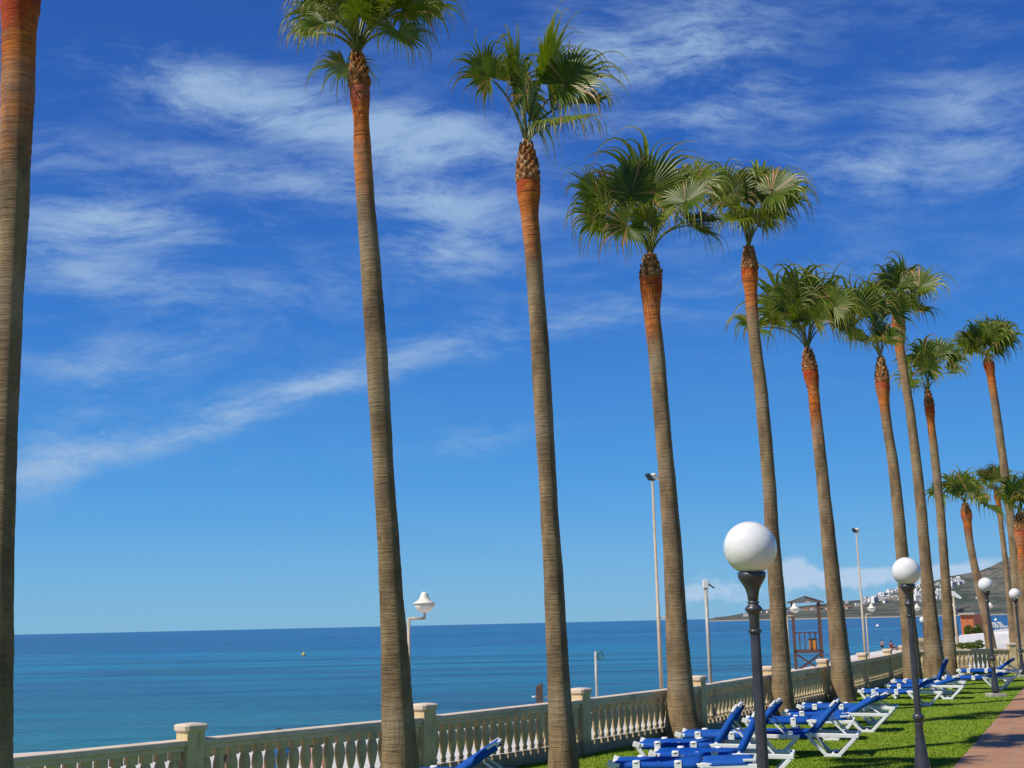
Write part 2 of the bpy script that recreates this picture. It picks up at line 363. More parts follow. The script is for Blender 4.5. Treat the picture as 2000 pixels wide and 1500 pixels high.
back = posts[0] - FD * 8
far_pt = posts[-1] + Vector((0, 0, 0))
PE = [on_z(1862, 1500), on_z(1905, 1440), on_z(1951, 1390), on_z(2003, 1340)]
pdir = (PE[-1] - PE[0]).normalized(); pn = Vector((pdir.y, -pdir.x, 0))
Pa = PE[0] - pdir * 22; 
cross_r = on_z(1975, 1256, CAPZ); cross_r.z = 0
cdir = (cross_r - posts[-1]).normalized()
tpar = ((posts[-1] - Pa).cross(cdir)).z / (pdir.cross(cdir)).z
Pb = Pa + pdir * tpar
W_PATH = 3.2
lawn = sheet('lawn', [tuple(back)[:2]] + [tuple(p)[:2] for p in posts] + [tuple(Pb)[:2], tuple(Pa)[:2]], 0.0, M['grass'])
sheet('garden_path', [tuple(Pa)[:2], tuple(Pb)[:2], tuple(Pb + cdir * W_PATH)[:2], tuple(Pa + pn * W_PATH)[:2]][::-1], 0.012, M['tile'])
sheet('garden_ground', [tuple(Pa + pn * W_PATH)[:2], tuple(Pb + cdir * W_PATH)[:2], tuple(Pb + cdir * 60)[:2], tuple(Pa + pn * 60)[:2]][::-1], 0.004, M['grass'])
# retaining wall that carries the balustrades down to the promenade
wl = [back] + posts + [posts[-1] + cdir * 70]
off = FN * .12
strip('retaining_wall', [p + off + Vector((0, 0, 0)) for p in wl[:-1]] + [wl[-1] + Vector((0, .12, 0))],
      [p + off + Vector((0, 0, PZ - .2)) for p in wl[:-1]] + [wl[-1] + Vector((0, .12, PZ - .2))], M['stone'])
# shoreline
shore = [(-110, -60), (-46, 18), (-27, 37), (0, 62), (17, 95), (38, 143), (57, 182), (96, 268), (150, 376), (250, 520), (420, 700), (760, 1000), (1400, 1500)]
shore = [Vector((x, y, 0)) for x, y in shore]
def resample(P, n):
    L = [0]
    for a, b in zip(P, P[1:]): L.append(L[-1] + (b - a).length)
    out = []
    for i in range(n):
        s_ = L[-1] * (i / (n - 1)) ** 2.0; j = max(k for k in range(len(L)) if L[k] <= s_ + 1e-9); j = min(j, len(P) - 2)
        tt = (s_ - L[j]) / (L[j + 1] - L[j]); out.append(P[j].lerp(P[j + 1], min(tt, 1)))
    return out
sh = resample(shore, 220)
def lat(i): 
    a = sh[max(i - 1, 0)]; b = sh[min(i + 1, len(sh) - 1)]; d = (b - a).normalized(); return Vector((d.y, -d.x, 0))
wig = [sh[i] + lat(i) * (1.2 * math.sin(i * .9) + .8 * math.sin(i * 2.3 + 1)) * min(1, sh[i].length / 60 + .2) for i in range(len(sh))]
prof = [(-14, SEAZ - 1.2), (-3, SEAZ - .25), (0, SEAZ), (3, SEAZ + .5), (5.5, PZ - .25), (7.0, PZ - .03)]
rows = [[wig[i] + lat(i) * o + Vector((0, 0, z)) for i in range(len(sh))] for o, z in prof]
def f_sand(k, b):
    tc_ = k.new('ShaderNodeTexCoord').outputs['Object']
    c = k.mix(k.sm(k.noise(tc_, .5, 7, .65), .3, .7), (.66, .63, .58, 1), (.50, .47, .43, 1))
    c = k.mix(k.sm(k.noise(tc_, 9, 4, .7), .5, .7), c, (.72, .70, .66, 1))
    k.l.new(c, b.inputs['Base Color']); bump(k, b, k.noise(tc_, 2.5, 6, .7), .8, .15)
M['sand'] = mat('beach_sand', (.5, .45, .35), .9, .1, fn=f_sand)
mb = MB(); n = len(sh)
mb.add([v for r_ in rows for v in r_], [(a * n + i, a * n + i + 1, (a + 1) * n + i + 1, (a + 1) * n + i) for a in range(len(rows) - 1) for i in range(n - 1)], smooth=True)
tag(mb.build('beach', M['sand']), kind='structure')
def f_prom(k, b):
    tc_ = k.new('ShaderNodeTexCoord').outputs['Object']
    br = k.new('ShaderNodeTexBrick'); k.l.new(k.mapping(tc_, rot=(0, 0, -math.atan2(FD.y, FD.x))), br.inputs['Vector']); br.inputs['Scale'].default_value = 1
    br.inputs['Brick Width'].default_value = .8; br.inputs['Row Height'].default_value = .4; br.inputs['Mortar Size'].default_value = .01
    br.inputs['Color1'].default_value = (.62, .60, .57, 1); br.inputs['Color2'].default_value = (.55, .53, .50, 1); br.inputs['Mortar'].default_value = (.35, .33, .31, 1)
    c = k.mix(k.m('MULTIPLY', k.sm(k.noise(tc_, .4, 6, .7), .45, .7), .35), br.outputs[0], (.42, .40, .37, 1))
    k.l.new(c, b.inputs['Base Color'])
M['prom'] = mat('promenade_paving', (.6, .58, .55), .8, .2, fn=f_prom)
mb = MB(); edge = [wig[i] + lat(i) * 7.0 for i in range(n)]
inner = [wig[i] + lat(i) * (120 if i > 60 else 60) for i in range(n)]
inner = [Vector((max(e.x + 10, 600) if e.y > 40 else 200, e.y, 0)) for e in edge]
mb.add([Vector((p.x, p.y, PZ)) for p in edge] + [Vector((p.x, p.y, PZ)) for p in inner], [(i, n + i, n + i + 1, i + 1) for i in range(n - 1)])
tag(mb.build('promenade', M['prom']), kind='structure')

# sea
def f_sea(k, b):
    geo = k.new('ShaderNodeNewGeometry').outputs['Position']; sp = k.new('ShaderNodeSeparateXYZ'); k.l.new(geo, sp.inputs[0])
    # distance off the shore, roughly along the shore normal
    s_ = k.m('SUBTRACT', k.m('MULTIPLY', sp.outputs[1], .43), k.m('MULTIPLY', sp.outputs[0], .90))
    s_ = k.m('SUBTRACT', s_, 24.0)
    wob = k.m('MULTIPLY', k.m('SUBTRACT', k.noise(k.mapping(geo, scale=(.004, .012, 1)), 1, 5, .6), .5), 1.0)
    lg = k.m('ADD', k.m('LOGARITHM', k.m('MAXIMUM', sp.outputs[1], 5), 10.0), k.m('MULTIPLY', wob, .45))
    f = k.m('DIVIDE', k.m('SUBTRACT', lg, 1.4), 2.4)
    deep = k.ramp(f, [(0.0, (.030, .20, .20)), (.13, (.016, .185, .24)), (.25, (.004, .155, .285)), (.355, (.001, .215, .40)), (.42, (.001, .125, .32)), (.6, (.002, .085, .275)), (.85, (.005, .066, .225)), (1.0, (.008, .068, .22))])
    # seabed colour patches; wave and swell shading painted in as dark bands
    band = k.noise(k.mapping(geo, rot=(0, 0, R(-8)), scale=(.010, .075, 1)), 1, 5, .6)
    deep = k.mix(k.m('MULTIPLY', k.sm(band, .48, .60), .70), deep, (.004, .055, .14, 1))
    band2 = k.noise(k.mapping(geo, rot=(0, 0, R(-5)), scale=(.0022, .018, 1), loc=(3, 1, 0)), 1, 4, .6)
    deep = k.mix(k.m('MULTIPLY', k.sm(band2, .50, .62), .6), deep, (.002, .24, .40, 1))
    band3 = k.noise(k.mapping(geo, rot=(0, 0, R(-4)), scale=(.05, .42, 1), loc=(9, 4, 0)), 1, 8, .75)
    deep = k.mix(k.m('MULTIPLY', k.sm(band3, .48, .62), .60), deep, (.002, .060, .14, 1))
    band4 = k.noise(k.mapping(geo, rot=(0, 0, R(-7)), scale=(.0012, .0075, 1), loc=(2, 8, 0)), 1, 6, .7)
    deep = k.mix(k.m('MULTIPLY', k.sm(band4, .50, .62), .45), deep, (.005, .045, .14, 1))
    k.l.new(deep, b.inputs['Base Color'])
    b.inputs['IOR'].default_value = 1.33
    h1 = k.noise(k.mapping(geo, rot=(0, 0, R(20)), scale=(.5, 1.6, 1)), 1, 6, .62)
    h2 = k.noise(k.mapping(geo, rot=(0, 0, R(-10)), scale=(.05, .22, 1)), 1, 4, .5)
    hh = k.m('ADD', k.m('MULTIPLY', h1, .8), k.m('MULTIPLY', h2, 1.6))
    h3 = k.noise(k.mapping(geo, rot=(0, 0, R(-6)), scale=(.012, .055, 1)), 1, 4, .5)
    hh = k.m('ADD', hh, k.m('MULTIPLY', h3, 6.0))
    bump(k, b, hh, 1.0, 1.3)
M['sea'] = mat('sea_water', (.01, .1, .2), .18, .09, fn=f_sea)
mb = MB(); mb.add([(-40000, -3000, SEAZ), (40000, -3000, SEAZ), (40000, 45000, SEAZ), (-40000, 45000, SEAZ)], [(0, 1, 2, 3)])
tag(mb.build('sea', M['sea']), kind='structure')
# foam edge where the small waves break
def f_foam(k, b):
    geo = k.new('ShaderNodeNewGeometry').outputs['Position']
    n_ = k.noise(geo, .9, 6, .7); b.inputs['Base Color'].default_value = (.85, .88, .9, 1)
    k.l.new(k.sm(n_, .44, .56), b.inputs['Alpha'])
M['foam'] = mat('foam', (.8, .8, .8), .7, .2, fn=f_foam)
mb = MB()
for o, w0 in ((.2, .8), ):
    A = [wig[i] + lat(i) * (o - w0 + .6 * math.sin(i * 1.7 + o)) + Vector((0, 0, SEAZ + .02)) for i in range(n)]
    B = [wig[i] + lat(i) * (o + w0 * .6 + .5 * math.sin(i * 1.1)) + Vector((0, 0, SEAZ + .02)) for i in range(n)]
    mb.add(A + B, [(i, i + 1, n + i + 1, n + i) for i in range(n - 1)])
tag(mb.build('foam', M['foam']), label='white foam where small waves break on the beach', kind='stuff')

# ------------------------------------------------------------------ grass blades
def inside(poly, x, y):
    c = False; j = len(poly) - 1
    for i in range(len(poly)):
        xi, yi = poly[i]; xj, yj = poly[j]
        if (yi > y) != (yj > y) and x < (xj - xi) * (y - yi) / (yj - yi) + xi: c = not c
        j = i
    return c
rg = np.random.default_rng(3)
lawn_poly = [tuple(back)[:2]] + [tuple(p)[:2] for p in posts] + [tuple(Pb)[:2], tuple(Pa)[:2]]
pts = []
while len(pts) < 100000:
    px_, py_ = rg.uniform(900, 2010), 1300 + 230 * rg.uniform(0, 1) ** .8
    q = on_z(px_, py_, 0)
    if inside(lawn_poly, q.x, q.y): pts.append((q.x, q.y))
pts = np.array(pts); N = len(pts); a = rg.uniform(0, 6.28, N); dist = np.hypot(pts[:, 0], pts[:, 1])
hgt = rg.uniform(.010, .028, N); wd = .003 + .00022 * dist; ln = rg.uniform(-.02, .02, (N, 2))
V = np.zeros((N, 3, 3)); V[:, 0, 0] = pts[:, 0] - np.cos(a) * wd; V[:, 0, 1] = pts[:, 1] - np.sin(a) * wd
V[:, 1, 0] = pts[:, 0] + np.cos(a) * wd; V[:, 1, 1] = pts[:, 1] + np.sin(a) * wd
V[:, 2, 0] = pts[:, 0] + ln[:, 0]; V[:, 2, 1] = pts[:, 1] + ln[:, 1]; V[:, 2, 2] = hgt
me = bpy.data.meshes.new('grass'); me.vertices.add(N * 3); me.vertices.foreach_set('co', V.ravel())
me.loops.add(N * 3); me.loops.foreach_set('vertex_index', np.arange(N * 3)); me.polygons.add(N)
me.polygons.foreach_set('loop_start', np.arange(N) * 3); me.update(calc_edges=True)
ul = me.uv_layers.new(name='UVMap'); uvs = np.repeat(rg.uniform(0, 1, N), 3); ul.data.foreach_set('uv', np.stack([uvs, uvs], 1).astype(np.float32).ravel())
me.materials.append(M['blade'])
tag(link('grass', me), label='short green grass blades of the lawn', kind='stuff')

# ------------------------------------------------------------------ balustrades
def baluster_prof(h):
    P = [(.062, 0), (.058, .07), (.040, .085), (.034, .11), (.050, .125), (.036, .145), (.030, .17), (.046, .22), (.063, .30), (.073, .37), (.069, .43), (.056, .49),
         (.036, .535), (.048, .555), (.048, .575), (.036, .59), (.046, .60)]
    return [(r, z / .60 * h) for r, z in P]
PL_H, RAIL_B = .13, .735
bal_h = RAIL_B - PL_H
mbb = MB()
pr = baluster_prof(bal_h)
mbb.lathe(pr[2:-1], 12); mbb.box((0, 0, pr[1][1] / 2), (.058, .058, pr[1][1] / 2)); mbb.box((0, 0, bal_h - .045), (.056, .056, .045))
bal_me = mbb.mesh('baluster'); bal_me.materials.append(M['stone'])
def pillar(root, p, rz, s=.118, top=CAPZ):
    m1 = MB(); m1.box((0, 0, (top - .07) / 2 - .01), (s, s, (top - .07) / 2 + .01)); m1.box((0, 0, .08), (s + .02, s + .02, .08))
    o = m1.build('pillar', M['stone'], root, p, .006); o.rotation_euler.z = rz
    m2 = MB(); m2.lathe([(s + .004, top - .095), (s + .03, top - .07), (s + .035, top - .02), (s + .02, top - .004), (.05, top + .008)], 24, sq=True, smooth=False)
    m2.build('cap', M['railtop'], o)
    return o
def balustrade(name, P, label, per_bay, limit, group=None):
    root = empty(name, P[0]); tag(root, label, 'balustrade', group)
    inv = -P[0]
    for i, p in enumerate(P):
        a_ = P[min(i + 1, len(P) - 1)] - P[max(i - 1, 0)]
        pillar(root, p + inv, math.atan2(a_.y, a_.x))
    cnt = []
    for a_, b_ in zip(P, P[1:]):
        d = b_ - a_; L = d.length; d.normalize(); rz = math.atan2(d.y, d.x); s0 = .118
        A = a_ + d * s0 + inv; B = b_ - d * s0 + inv
        m1 = MB()
        m1.bar(A + Vector((0, 0, RAIL_B + .03)), B + Vector((0, 0, RAIL_B + .03)), .15, .06)
        m1.bar(A + Vector((0, 0, RAIL_B + .0925)), B + Vector((0, 0, RAIL_B + .0925)), .23, .065)
        m1.build('handrail', M['railtop'], root, bevel=.01)
        m2 = MB(); m2.bar(A + Vector((0, 0, PL_H / 2)), B + Vector((0, 0, PL_H / 2)), .18, PL_H); m2.build('plinth', M['stone'], root, bevel=.006)
        nb = per_bay if per_bay else max(3, int(L / .165))
        for k in range(nb):
            q = A + (B - A) * ((k + .5) / nb); cnt.append((q + Vector((0, 0, PL_H - .002)), rz))
    # only those that can be seen get an object each, nearest first
    vis = [c for c in cnt if -20 < proj(c[0] - inv)[0] < 2030 and proj(c[0] - inv + Vector((0, 0, bal_h)))[1] < 1515]
    vis.sort(key=lambda c: (c[0] - inv).length)
    rest = vis[limit:] + [c for c in cnt if c not in vis]
    for q, rz in vis[:limit]:
        o = link('baluster', bal_me, root, q); o.rotation_euler.z = rz
    if rest:
        m3 = MB(); base = [(v.co.x, v.co.y, v.co.z) for v in bal_me.vertices]; fc = [tuple(p.vertices) for p in bal_me.polygons]
        for q, rz in rest:
            c, s = math.cos(rz), math.sin(rz)
            m3.add([(q.x + x * c - y * s, q.y + x * s + y * c, q.z + z) for x, y, z in base], fc, smooth=True)
        o = m3.build('balusters', M['stone'], root); o['kind'] = 'stuff'
    return root
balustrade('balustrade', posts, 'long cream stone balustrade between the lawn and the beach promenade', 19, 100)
end_p = posts[-1] + cdir * ((cross_r - posts[-1]).length)
balustrade('balustrade', [posts[-1] + cdir * .30, posts[-1].lerp(end_p, .32), end_p], 'short sunlit cream balustrade closing the far end of the lawn', 0, 60)
# masonry wall to the right of the end pillar
ww = MB(); A = end_p + cdir * .14; B = end_p + cdir * 6; ww.bar(A + Vector((0, 0, .40)), B + Vector((0, 0, .40)), .2, .8)
gw = ww.build('garden_wall', M['stone'], bevel=.01); tag(gw, 'low cream wall right of the end pillar behind the farthest globe lamp', 'wall')
wc = MB(); wc.bar(A + Vector((0, 0, .84)), B + Vector((0, 0, .84)), .3, .07); wc.build('coping', M['concrete'], gw, bevel=.01)

# ------------------------------------------------------------------ palms
rnd = random.Random(11)
def interp(L, y):
    L = sorted(L)
    if y <= L[0][0]: a_, b_ = L[0], L[1]
    elif y >= L[-1][0]: a_, b_ = L[-2], L[-1]
    else:
        for a_, b_ in zip(L, L[1:]):
            if a_[0] <= y <= b_[0]: break
    tt = (y - a_[0]) / (b_[0] - a_[0]); return a_[1] + (b_[1] - a_[1]) * tt, a_[2] + (b_[2] - a_[2]) * tt
def trunk_mesh(pts3, jit, v0):
    """pts3: list of (Vector, r) from bottom to top, resampled every 5 cm"""
    P = []
    for (a_, ra), (b_, rb) in zip(pts3, pts3[1:]):
        m_ = max(1, int((b_ - a_).length / .055))
        for k in range(m_): tt = k / m_; P.append((a_.lerp(b_, tt), ra + (rb - ra) * tt))
    P.append(pts3[-1])
    # smooth
    for _ in range(5):
        P = [P[0]] + [((P[i - 1][0] + P[i][0] * 2 + P[i + 1][0]) / 4, (P[i - 1][1] + P[i][1] * 2 + P[i + 1][1]) / 4) for i in range(1, len(P) - 1)] + [P[-1]]
    n_ = 28; mb_ = MB(); vs = []; fs = []; uvs = []; top = P[-1][0].z; lump = [rnd.uniform(0, 6.28) for _ in range(4)]
    for i, (c, r) in enumerate(P):
        j = 1 + rnd.uniform(-1, 1) * jit + (.012 if i % 2 else -.006)
        for k in range(n_ + 1):
            a_ = 2 * math.pi * k / n_; kk = k % n_
            l = 1 + .02 * math.sin(3 * a_ + lump[0] + i * .02) + .015 * math.sin(5 * a_ + lump[1] - i * .05) + .018 * math.sin(c.z * 2.1 + lump[2]) + .014 * math.sin(c.z * 5.3 + lump[3] + a_) + .010 * math.sin(c.z * 11.7 + 2 * a_ + lump[0])
            if kk == 0: r00 = None
            vs.append((c.x + r * j * l * math.cos(a_), c.y + r * j * l * math.sin(a_), c.z)); uvs.append((k / n_, top - c.z + v0 + .0001))
    m_ = n_ + 1
    for i in range(len(P) - 1):
        for k in range(n_): fs.append((i * m_ + k, i * m_ + k + 1, (i + 1) * m_ + k + 1, (i + 1) * m_ + k))
    mb_.add(vs, fs, uvs, True); return mb_

def frond(root, neck, hub, tip, face=None, droop=1.0, nseg=32, spread=146, steps=12, dead=0.0):
    ax = (tip - hub); Rr = ax.length * 1.40; ax.normalize()
    if face is None: face = Vector((rnd.uniform(-.5, .5), -.6, rnd.uniform(.1, .8)))
    nr = (face - ax * face.dot(ax)).normalized(); side = ax.cross(nr)
    # petiole
    D = (hub - neck).length; ctrl = neck + Vector((0, 0, 1)) * D * .42 + (hub - neck) * .22
    pts_ = []
    for k in range(9):
        tt = k / 8; pts_.append(neck * (1 - tt) ** 2 + ctrl * 2 * tt * (1 - tt) + hub * tt * tt)
    pm = MB(); pm.tube(pts_, [.024 - .010 * k / 8 for k in range(9)], 6)
    mb_ = MB(); cr = rnd.random() * .75
    for s_ in range(nseg):
        f_ = (s_ + .5) / nseg * 2 - 1; ph = f_ * R(spread); dphi = 2 * R(spread) / nseg
        L = Rr * (.66 + .34 * math.cos(ph / 2)) * rnd.uniform(.74, 1.14)
        d = (ax * math.cos(ph) + side * math.sin(ph) + nr * (.10 + .18 * abs(f_))).normalized()
        p = hub.copy(); ds = L / steps; pc = Vector(); split = rnd.uniform(.38, .50); vis_w = rnd.uniform(.30, .52)
        vs = []; uvs = []; br_ = rnd.uniform(.85, 1.35) * droop * (1.6 if rnd.random() < .3 else 1); sw = Vector((rnd.uniform(-.25, .35), rnd.uniform(-.3, .3), 0))
        c_ = min(1, max(0, cr + rnd.uniform(-.25, .35))) if rnd.random() > .07 else 1.5
        for k in range(steps + 1):
            tt = k / steps
            wv_ = d.cross(nr)
            if wv_.length < .05: wv_ = side.copy()
            wv_.normalize()
            if tt < split: hw = max(tt, .02) * L * math.tan(dphi / 2) * 1.04
            else: u_ = (tt - split) / (1 - split); hw = split * L * math.tan(dphi / 2) * ((1 - (1 - vis_w) * u_ / .25) if u_ < .25 else vis_w * (1 - (u_ - .25) / .75 * .92))
            fold = nr * (-hw * (.75 if tt < split else .55))
            vs += [p - wv_ * hw, p + fold, p + wv_ * hw]; uvs += [(c_, tt)] * 3
            g = br_ * .46 * min(1, max(0, (tt - .34) / .26)) ** 1.3
            d = (d + Vector((0, 0, -1)) * g + sw * g * .6 + side * (1 if f_ > 0 else -1) * g * .4 * max(0, d.z) ** 2).normalized()
            p = p + d * ds
        fs = []
        for k in range(steps):
            o = k * 3; fs += [(o, o + 1, o + 4, o + 3), (o + 1, o + 2, o + 5, o + 4)]
        mb_.add(vs, fs, uvs, True)
    o = mb_.build('frond', M['leaf'], root)
    q = pm.build('petiole', M['petiole'], o)
    return o

def collar(root, top, bot, r_top, r_bot):
    """leaf bases left after pruning: a core with rows of pointed scales"""
    mb_ = MB(); H = (top - bot).length; n_ = 20; vs = []; uvs = []; fs = []
    prof_ = [(0, r_bot * .98), (.12, r_bot), (.35, r_bot * .93), (.6, (r_bot + r_top) * .52), (.85, r_top * 1.05), (1.06, r_top * .9), (1.2, r_top * .5)]
    for tt, r in prof_:
        c = bot.lerp(top, tt)
        for k in range(n_): a_ = 2 * math.pi * k / n_; vs.append((c.x + r * math.cos(a_), c.y + r * math.sin(a_), c.z)); uvs.append((.12, .1))
    for i in range(len(prof_) - 1):
        for k in range(n_): fs.append((i * n_ + k, i * n_ + (k + 1) % n_, (i + 1) * n_ + (k + 1) % n_, (i + 1) * n_ + k))
    mb_.add(vs, fs, uvs, True)
    rows_ = 9
    for i in range(rows_):
        tt = .02 + i / rows_ * 1.0; r = r_bot * .97 + (r_top - r_bot) * max(0, (tt - .25)) ** 1.0 * 1.2; r = max(r, r_top * .9); c = bot.lerp(top, tt); m_ = rnd.choice((8, 9, 10))
        for k in range(m_):
            a_ = 2 * math.pi * (k + .5 * (i % 2)) / m_ + rnd.uniform(-.1, .1)
            o = Vector((math.cos(a_), math.sin(a_), 0)); s_ = Vector((-o.y, o.x, 0)); h_ = H / rows_ * rnd.uniform(.9, 2.2); wdt = 2 * math.pi * r / m_ * .46
            b0 = c + o * (r * .97); tipv = b0 + Vector((0, 0, h_)) + o * rnd.uniform(-.01, .04)
            vs = [b0 - s_ * wdt, b0 + s_ * wdt, b0 + o * .035 + Vector((0, 0, h_ * .4)), tipv - s_ * wdt * .5, tipv + s_ * wdt * .5, tipv - o * .03]
            cc = rnd.uniform(.2, .8)
            mb_.add(vs, [(0, 1, 2), (0, 2, 3), (1, 4, 2), (2, 4, 3), (3, 4, 5), (0, 3, 5), (1, 5, 4)], [(.3, .1), (.3, .1), (.55, .1), (cc, .1), (cc, .1), (cc, .1)])
    return mb_.build('leaf_base_collar', M['boot'], root)

def palm(label, Y, tr, neck_px, boot_y, fr=(), crown=None, base_z=0.0, jit=.008, nseg=38):
    """tr: (y, x_left, x_right) pixels down the trunk at distance Y."""
    neck = at_y(neck_px[0], neck_px[1], Y); ys = sorted(set([q[0] for q in tr])); y0 = ys[0]
    ptsb = []
    xl, xr = interp(tr, y0); rt = (xr - xl) / 2 / FPX * Y * 1.0
    # resample the polyline in pixels
    ylast = ys[-1]; 
    for i in range(40):
        y = ylast + (y0 - ylast) * i / 39; xl, xr = interp(tr, y); c = at_y((xl + xr) / 2, y, Y); ptsb.append((c, (xr - xl) / 2 / FPX * (c - CAM).length * .95))
    # down to the ground
    if ptsb[0][0].z > base_z:
        c, r = ptsb[0]; d = (ptsb[0][0] - ptsb[3][0]).normalized()
        e = c + d * ((base_z - .1 - c.z) / d.z); e.z = base_z - .1
        ptsb = [(e, r * (1.12 if c.z - base_z < 1 else 1.3))] + ptsb
    boot = at_y(*( (neck_px[0] + (interp(tr, y0)[0] + interp(tr, y0)[1]) / 2) / 2, boot_y), Y)
    xb = (sum(interp(tr, y0)) / 2 + neck_px[0]) / 2
    boot = at_y(xb, boot_y, Y)
    last = ptsb[-1][0]
    # bulge below the collar
    rb = rt * 1.48
    ptsb += [(last.lerp(boot, .25), rt * 1.04), (last.lerp(boot, .6), rt * 1.30), (last.lerp(boot, .85), rb), (boot, rb), (boot + Vector((0, 0, .03)), rb * .9)]
    base = Vector((ptsb[0][0].x, ptsb[0][0].y, base_z)); root = empty('palm_tree', base); tag(root, label, 'palm tree', 'tall fan palms in a row along the lawn')
    inv = -base
    tm = trunk_mesh([(p + inv, r) for p, r in ptsb], jit, 0.0); tm.build('trunk', M['trunk'], root)
    collar(root, neck + inv, boot + inv, rb * .36, rb * .90)
    top = neck + inv + Vector((0, 0, -.02))
    for f_ in fr:
        hx, hy, tx, ty = f_[:4]; dy = f_[4] if len(f_) > 4 else rnd.uniform(-.35, .35); dr = f_[5] if len(f_) > 5 else 1.0
        hub = at_y(hx, hy, Y + dy) + inv; tip = at_y(tx, ty, Y + dy * 1.5) + inv
        fc = None
        if len(f_) > 6: fc = Vector(f_[6])
        frond(root, top, hub, tip, fc, dr, nseg)
    if crown:
        n_, pl, br_, = crown[:3]; sx = crown[3] if len(crown) > 3 else 0
        for i in range(n_):
            az = i * 2.39996 + rnd.uniform(-.2, .2) + sx; el = R(80 - 68 * (i / max(1, n_ - 1)) ** 1.0 + rnd.uniform(-8, 8))
            d = Vector((math.cos(az) * math.cos(el), math.sin(az) * math.cos(el), math.sin(el)))
            hub = top + d * pl * rnd.uniform(.8, 1.15) + Vector((0, 0, .12)); d2 = (d + Vector((0, 0, -.25))).normalized()
            fc = Vector((d.x * .3, d.y * .3, 1)) + Vector((0, -.5, 0)) + Vector((rnd.uniform(-.4, .4), rnd.uniform(-.4, .4), 0))
            frond(root, top, hub, hub + d2 * br_ * rnd.uniform(.85, 1.1), fc, rnd.uniform(.85, 1.25), nseg)
    return root

palm('thickest palm trunk with rough ringed bark, standing at the left edge', 10.1,
     [(60, 8, 67), (100, 7, 66), (200, 5, 63), (300, 3, 58), (400, 1, 55), (600, -6, 43), (800, -13, 34), (1000, -21, 28), (1200, -30, 25), (1400, -38, 23), (1500, -42, 22)],
     (44, -150), 2, crown=(7, .8, .42, .5))
palm('tall palm whose orange-topped trunk stands right of the sunlit first fence pillar', 14.6,
     [(240, 691, 722), (300, 690, 726), (400, 697, 733), (500, 703, 743), (600, 708, 752), (750, 717, 762), (900, 727, 768), (1050, 735, 780), (1200, 741, 791), (1300, 743, 800), (1400, 745, 808), (1500, 744, 818)],
     (698, 108), 172,
     fr=[(612, 62, 553, 62, -.2, 1.15), (640, 18, 562, -15, .3), (690, -10, 672, -110, .2), (632, 45, 602, 72, -.5, 1.2, (-.2, -1, .2)), (778, 62, 812, 110, -.4, 1.3), (790, 20, 868, -5, 0),
         (822, 5, 900, 20, .3), (745, -30, 790, -120, 0), (655, -30, 612, -110, .1), (700, 30, 690, -50, -.6, .9), (752, 20, 770, -40, -.5, 1.1), (660, 40, 620, 10, -.6, 1.1), (640, -20, 590, -60, -.3)],
     crown=(4, .55, .6, 1.0), nseg=44)
palm('palm with sparse wide-spread fronds, second tree right of the tallest trunk by the blue lounger', 17.4,
     [(425, 1017, 1052), (500, 1024, 1059), (600, 1031, 1067), (700, 1037, 1075), (800, 1042, 1080), (900, 1049, 1086), (1000, 1054, 1091), (1100, 1060, 1099), (1200, 1064, 1105), (1300, 1067, 1111), (1400, 1070, 1120), (1500, 1070, 1132)],
     (1028, 285), 360,
     fr=[(957, 152, 905, 88, -.2, 1.0, (.1, -1, .25)), (1012, 190, 1003, 62, .3, 1.1, (.9, -.4, .1)), (1066, 145, 1108, 42, .2, .8, (.95, -.3, .3)), (1106, 165, 1190, 105, 0, .95, (-.2, -.95, .4)),
         (1092, 243, 1186, 222, -.4, 1.35, (0, -.35, .9)), (1022, 185, 1030, 110, -.4, 1.5, (-.85, -.4, .2)), (1150, 200, 1185, 175, .4, 1.3, (-.3, -.8, .6))], nseg=46)
palm('palm with a broad dense crown, its base right beside the slim grey pole', 22.7,
     [(610, 1257, 1290), (700, 1267, 1300), (800, 1275, 1308), (900, 1283, 1317), (1000, 1291, 1326), (1100, 1296, 1335), (1200, 1299, 1341), (1280, 1302, 1348), (1340, 1304, 1353), (1390, 1302, 1361), (1430, 1297, 1369)],
     (1270, 500), 548,
     fr=[(1165, 385, 1108, 330, -.2), (1195, 395, 1172, 318, .3), (1180, 425, 1105, 440, -.3, 1.3), (1263, 375, 1268, 258, .2, .7, (0, -1, .2)), (1232, 380, 1218, 290, 0, .9), (1316, 380, 1335, 312, .3, .9),
         (1338, 395, 1398, 345, -.2), (1372, 430, 1420, 425, .1, 1.25), (1225, 440, 1170, 470, -.5, 1.3), (1350, 440, 1420, 470, .2, 1.3), (1295, 430, 1330, 400, -.5, 1.1), (1262, 430, 1262, 380, -.6, 1.2), (1350, 360, 1400, 310, .5), (1290, 390, 1300, 330, .4)], nseg=44)
palm('palm with a flat-topped crown, its trunk just right of the nearest globe lamp', 27.4,
     [(575, 1455, 1479), (650, 1460, 1484), (750, 1472, 1498), (850, 1481, 1507), (950, 1489, 1516), (1050, 1494, 1522), (1150, 1501, 1532), (1250, 1506, 1540), (1320, 1508, 1545), (1390, 1508, 1553)],
     (1462, 485), 530,
     fr=[(1425, 378, 1408, 306, 0), (1445, 395, 1395, 345, .4), (1480, 388, 1480, 318, .2), (1505, 378, 1562, 328, -.2), (1520, 385, 1578, 352, .3, 1.1), (1512, 415, 1545, 440, -.3, 1.1), (1443, 425, 1392, 440, -.4, 1.15),
         (1470, 430, 1455, 390, -.6, 1.2), (1492, 430, 1520, 400, -.6, 1.2), (1430, 400, 1388, 390, -.2), (1480, 360, 1520, 320, .6)], nseg=38)
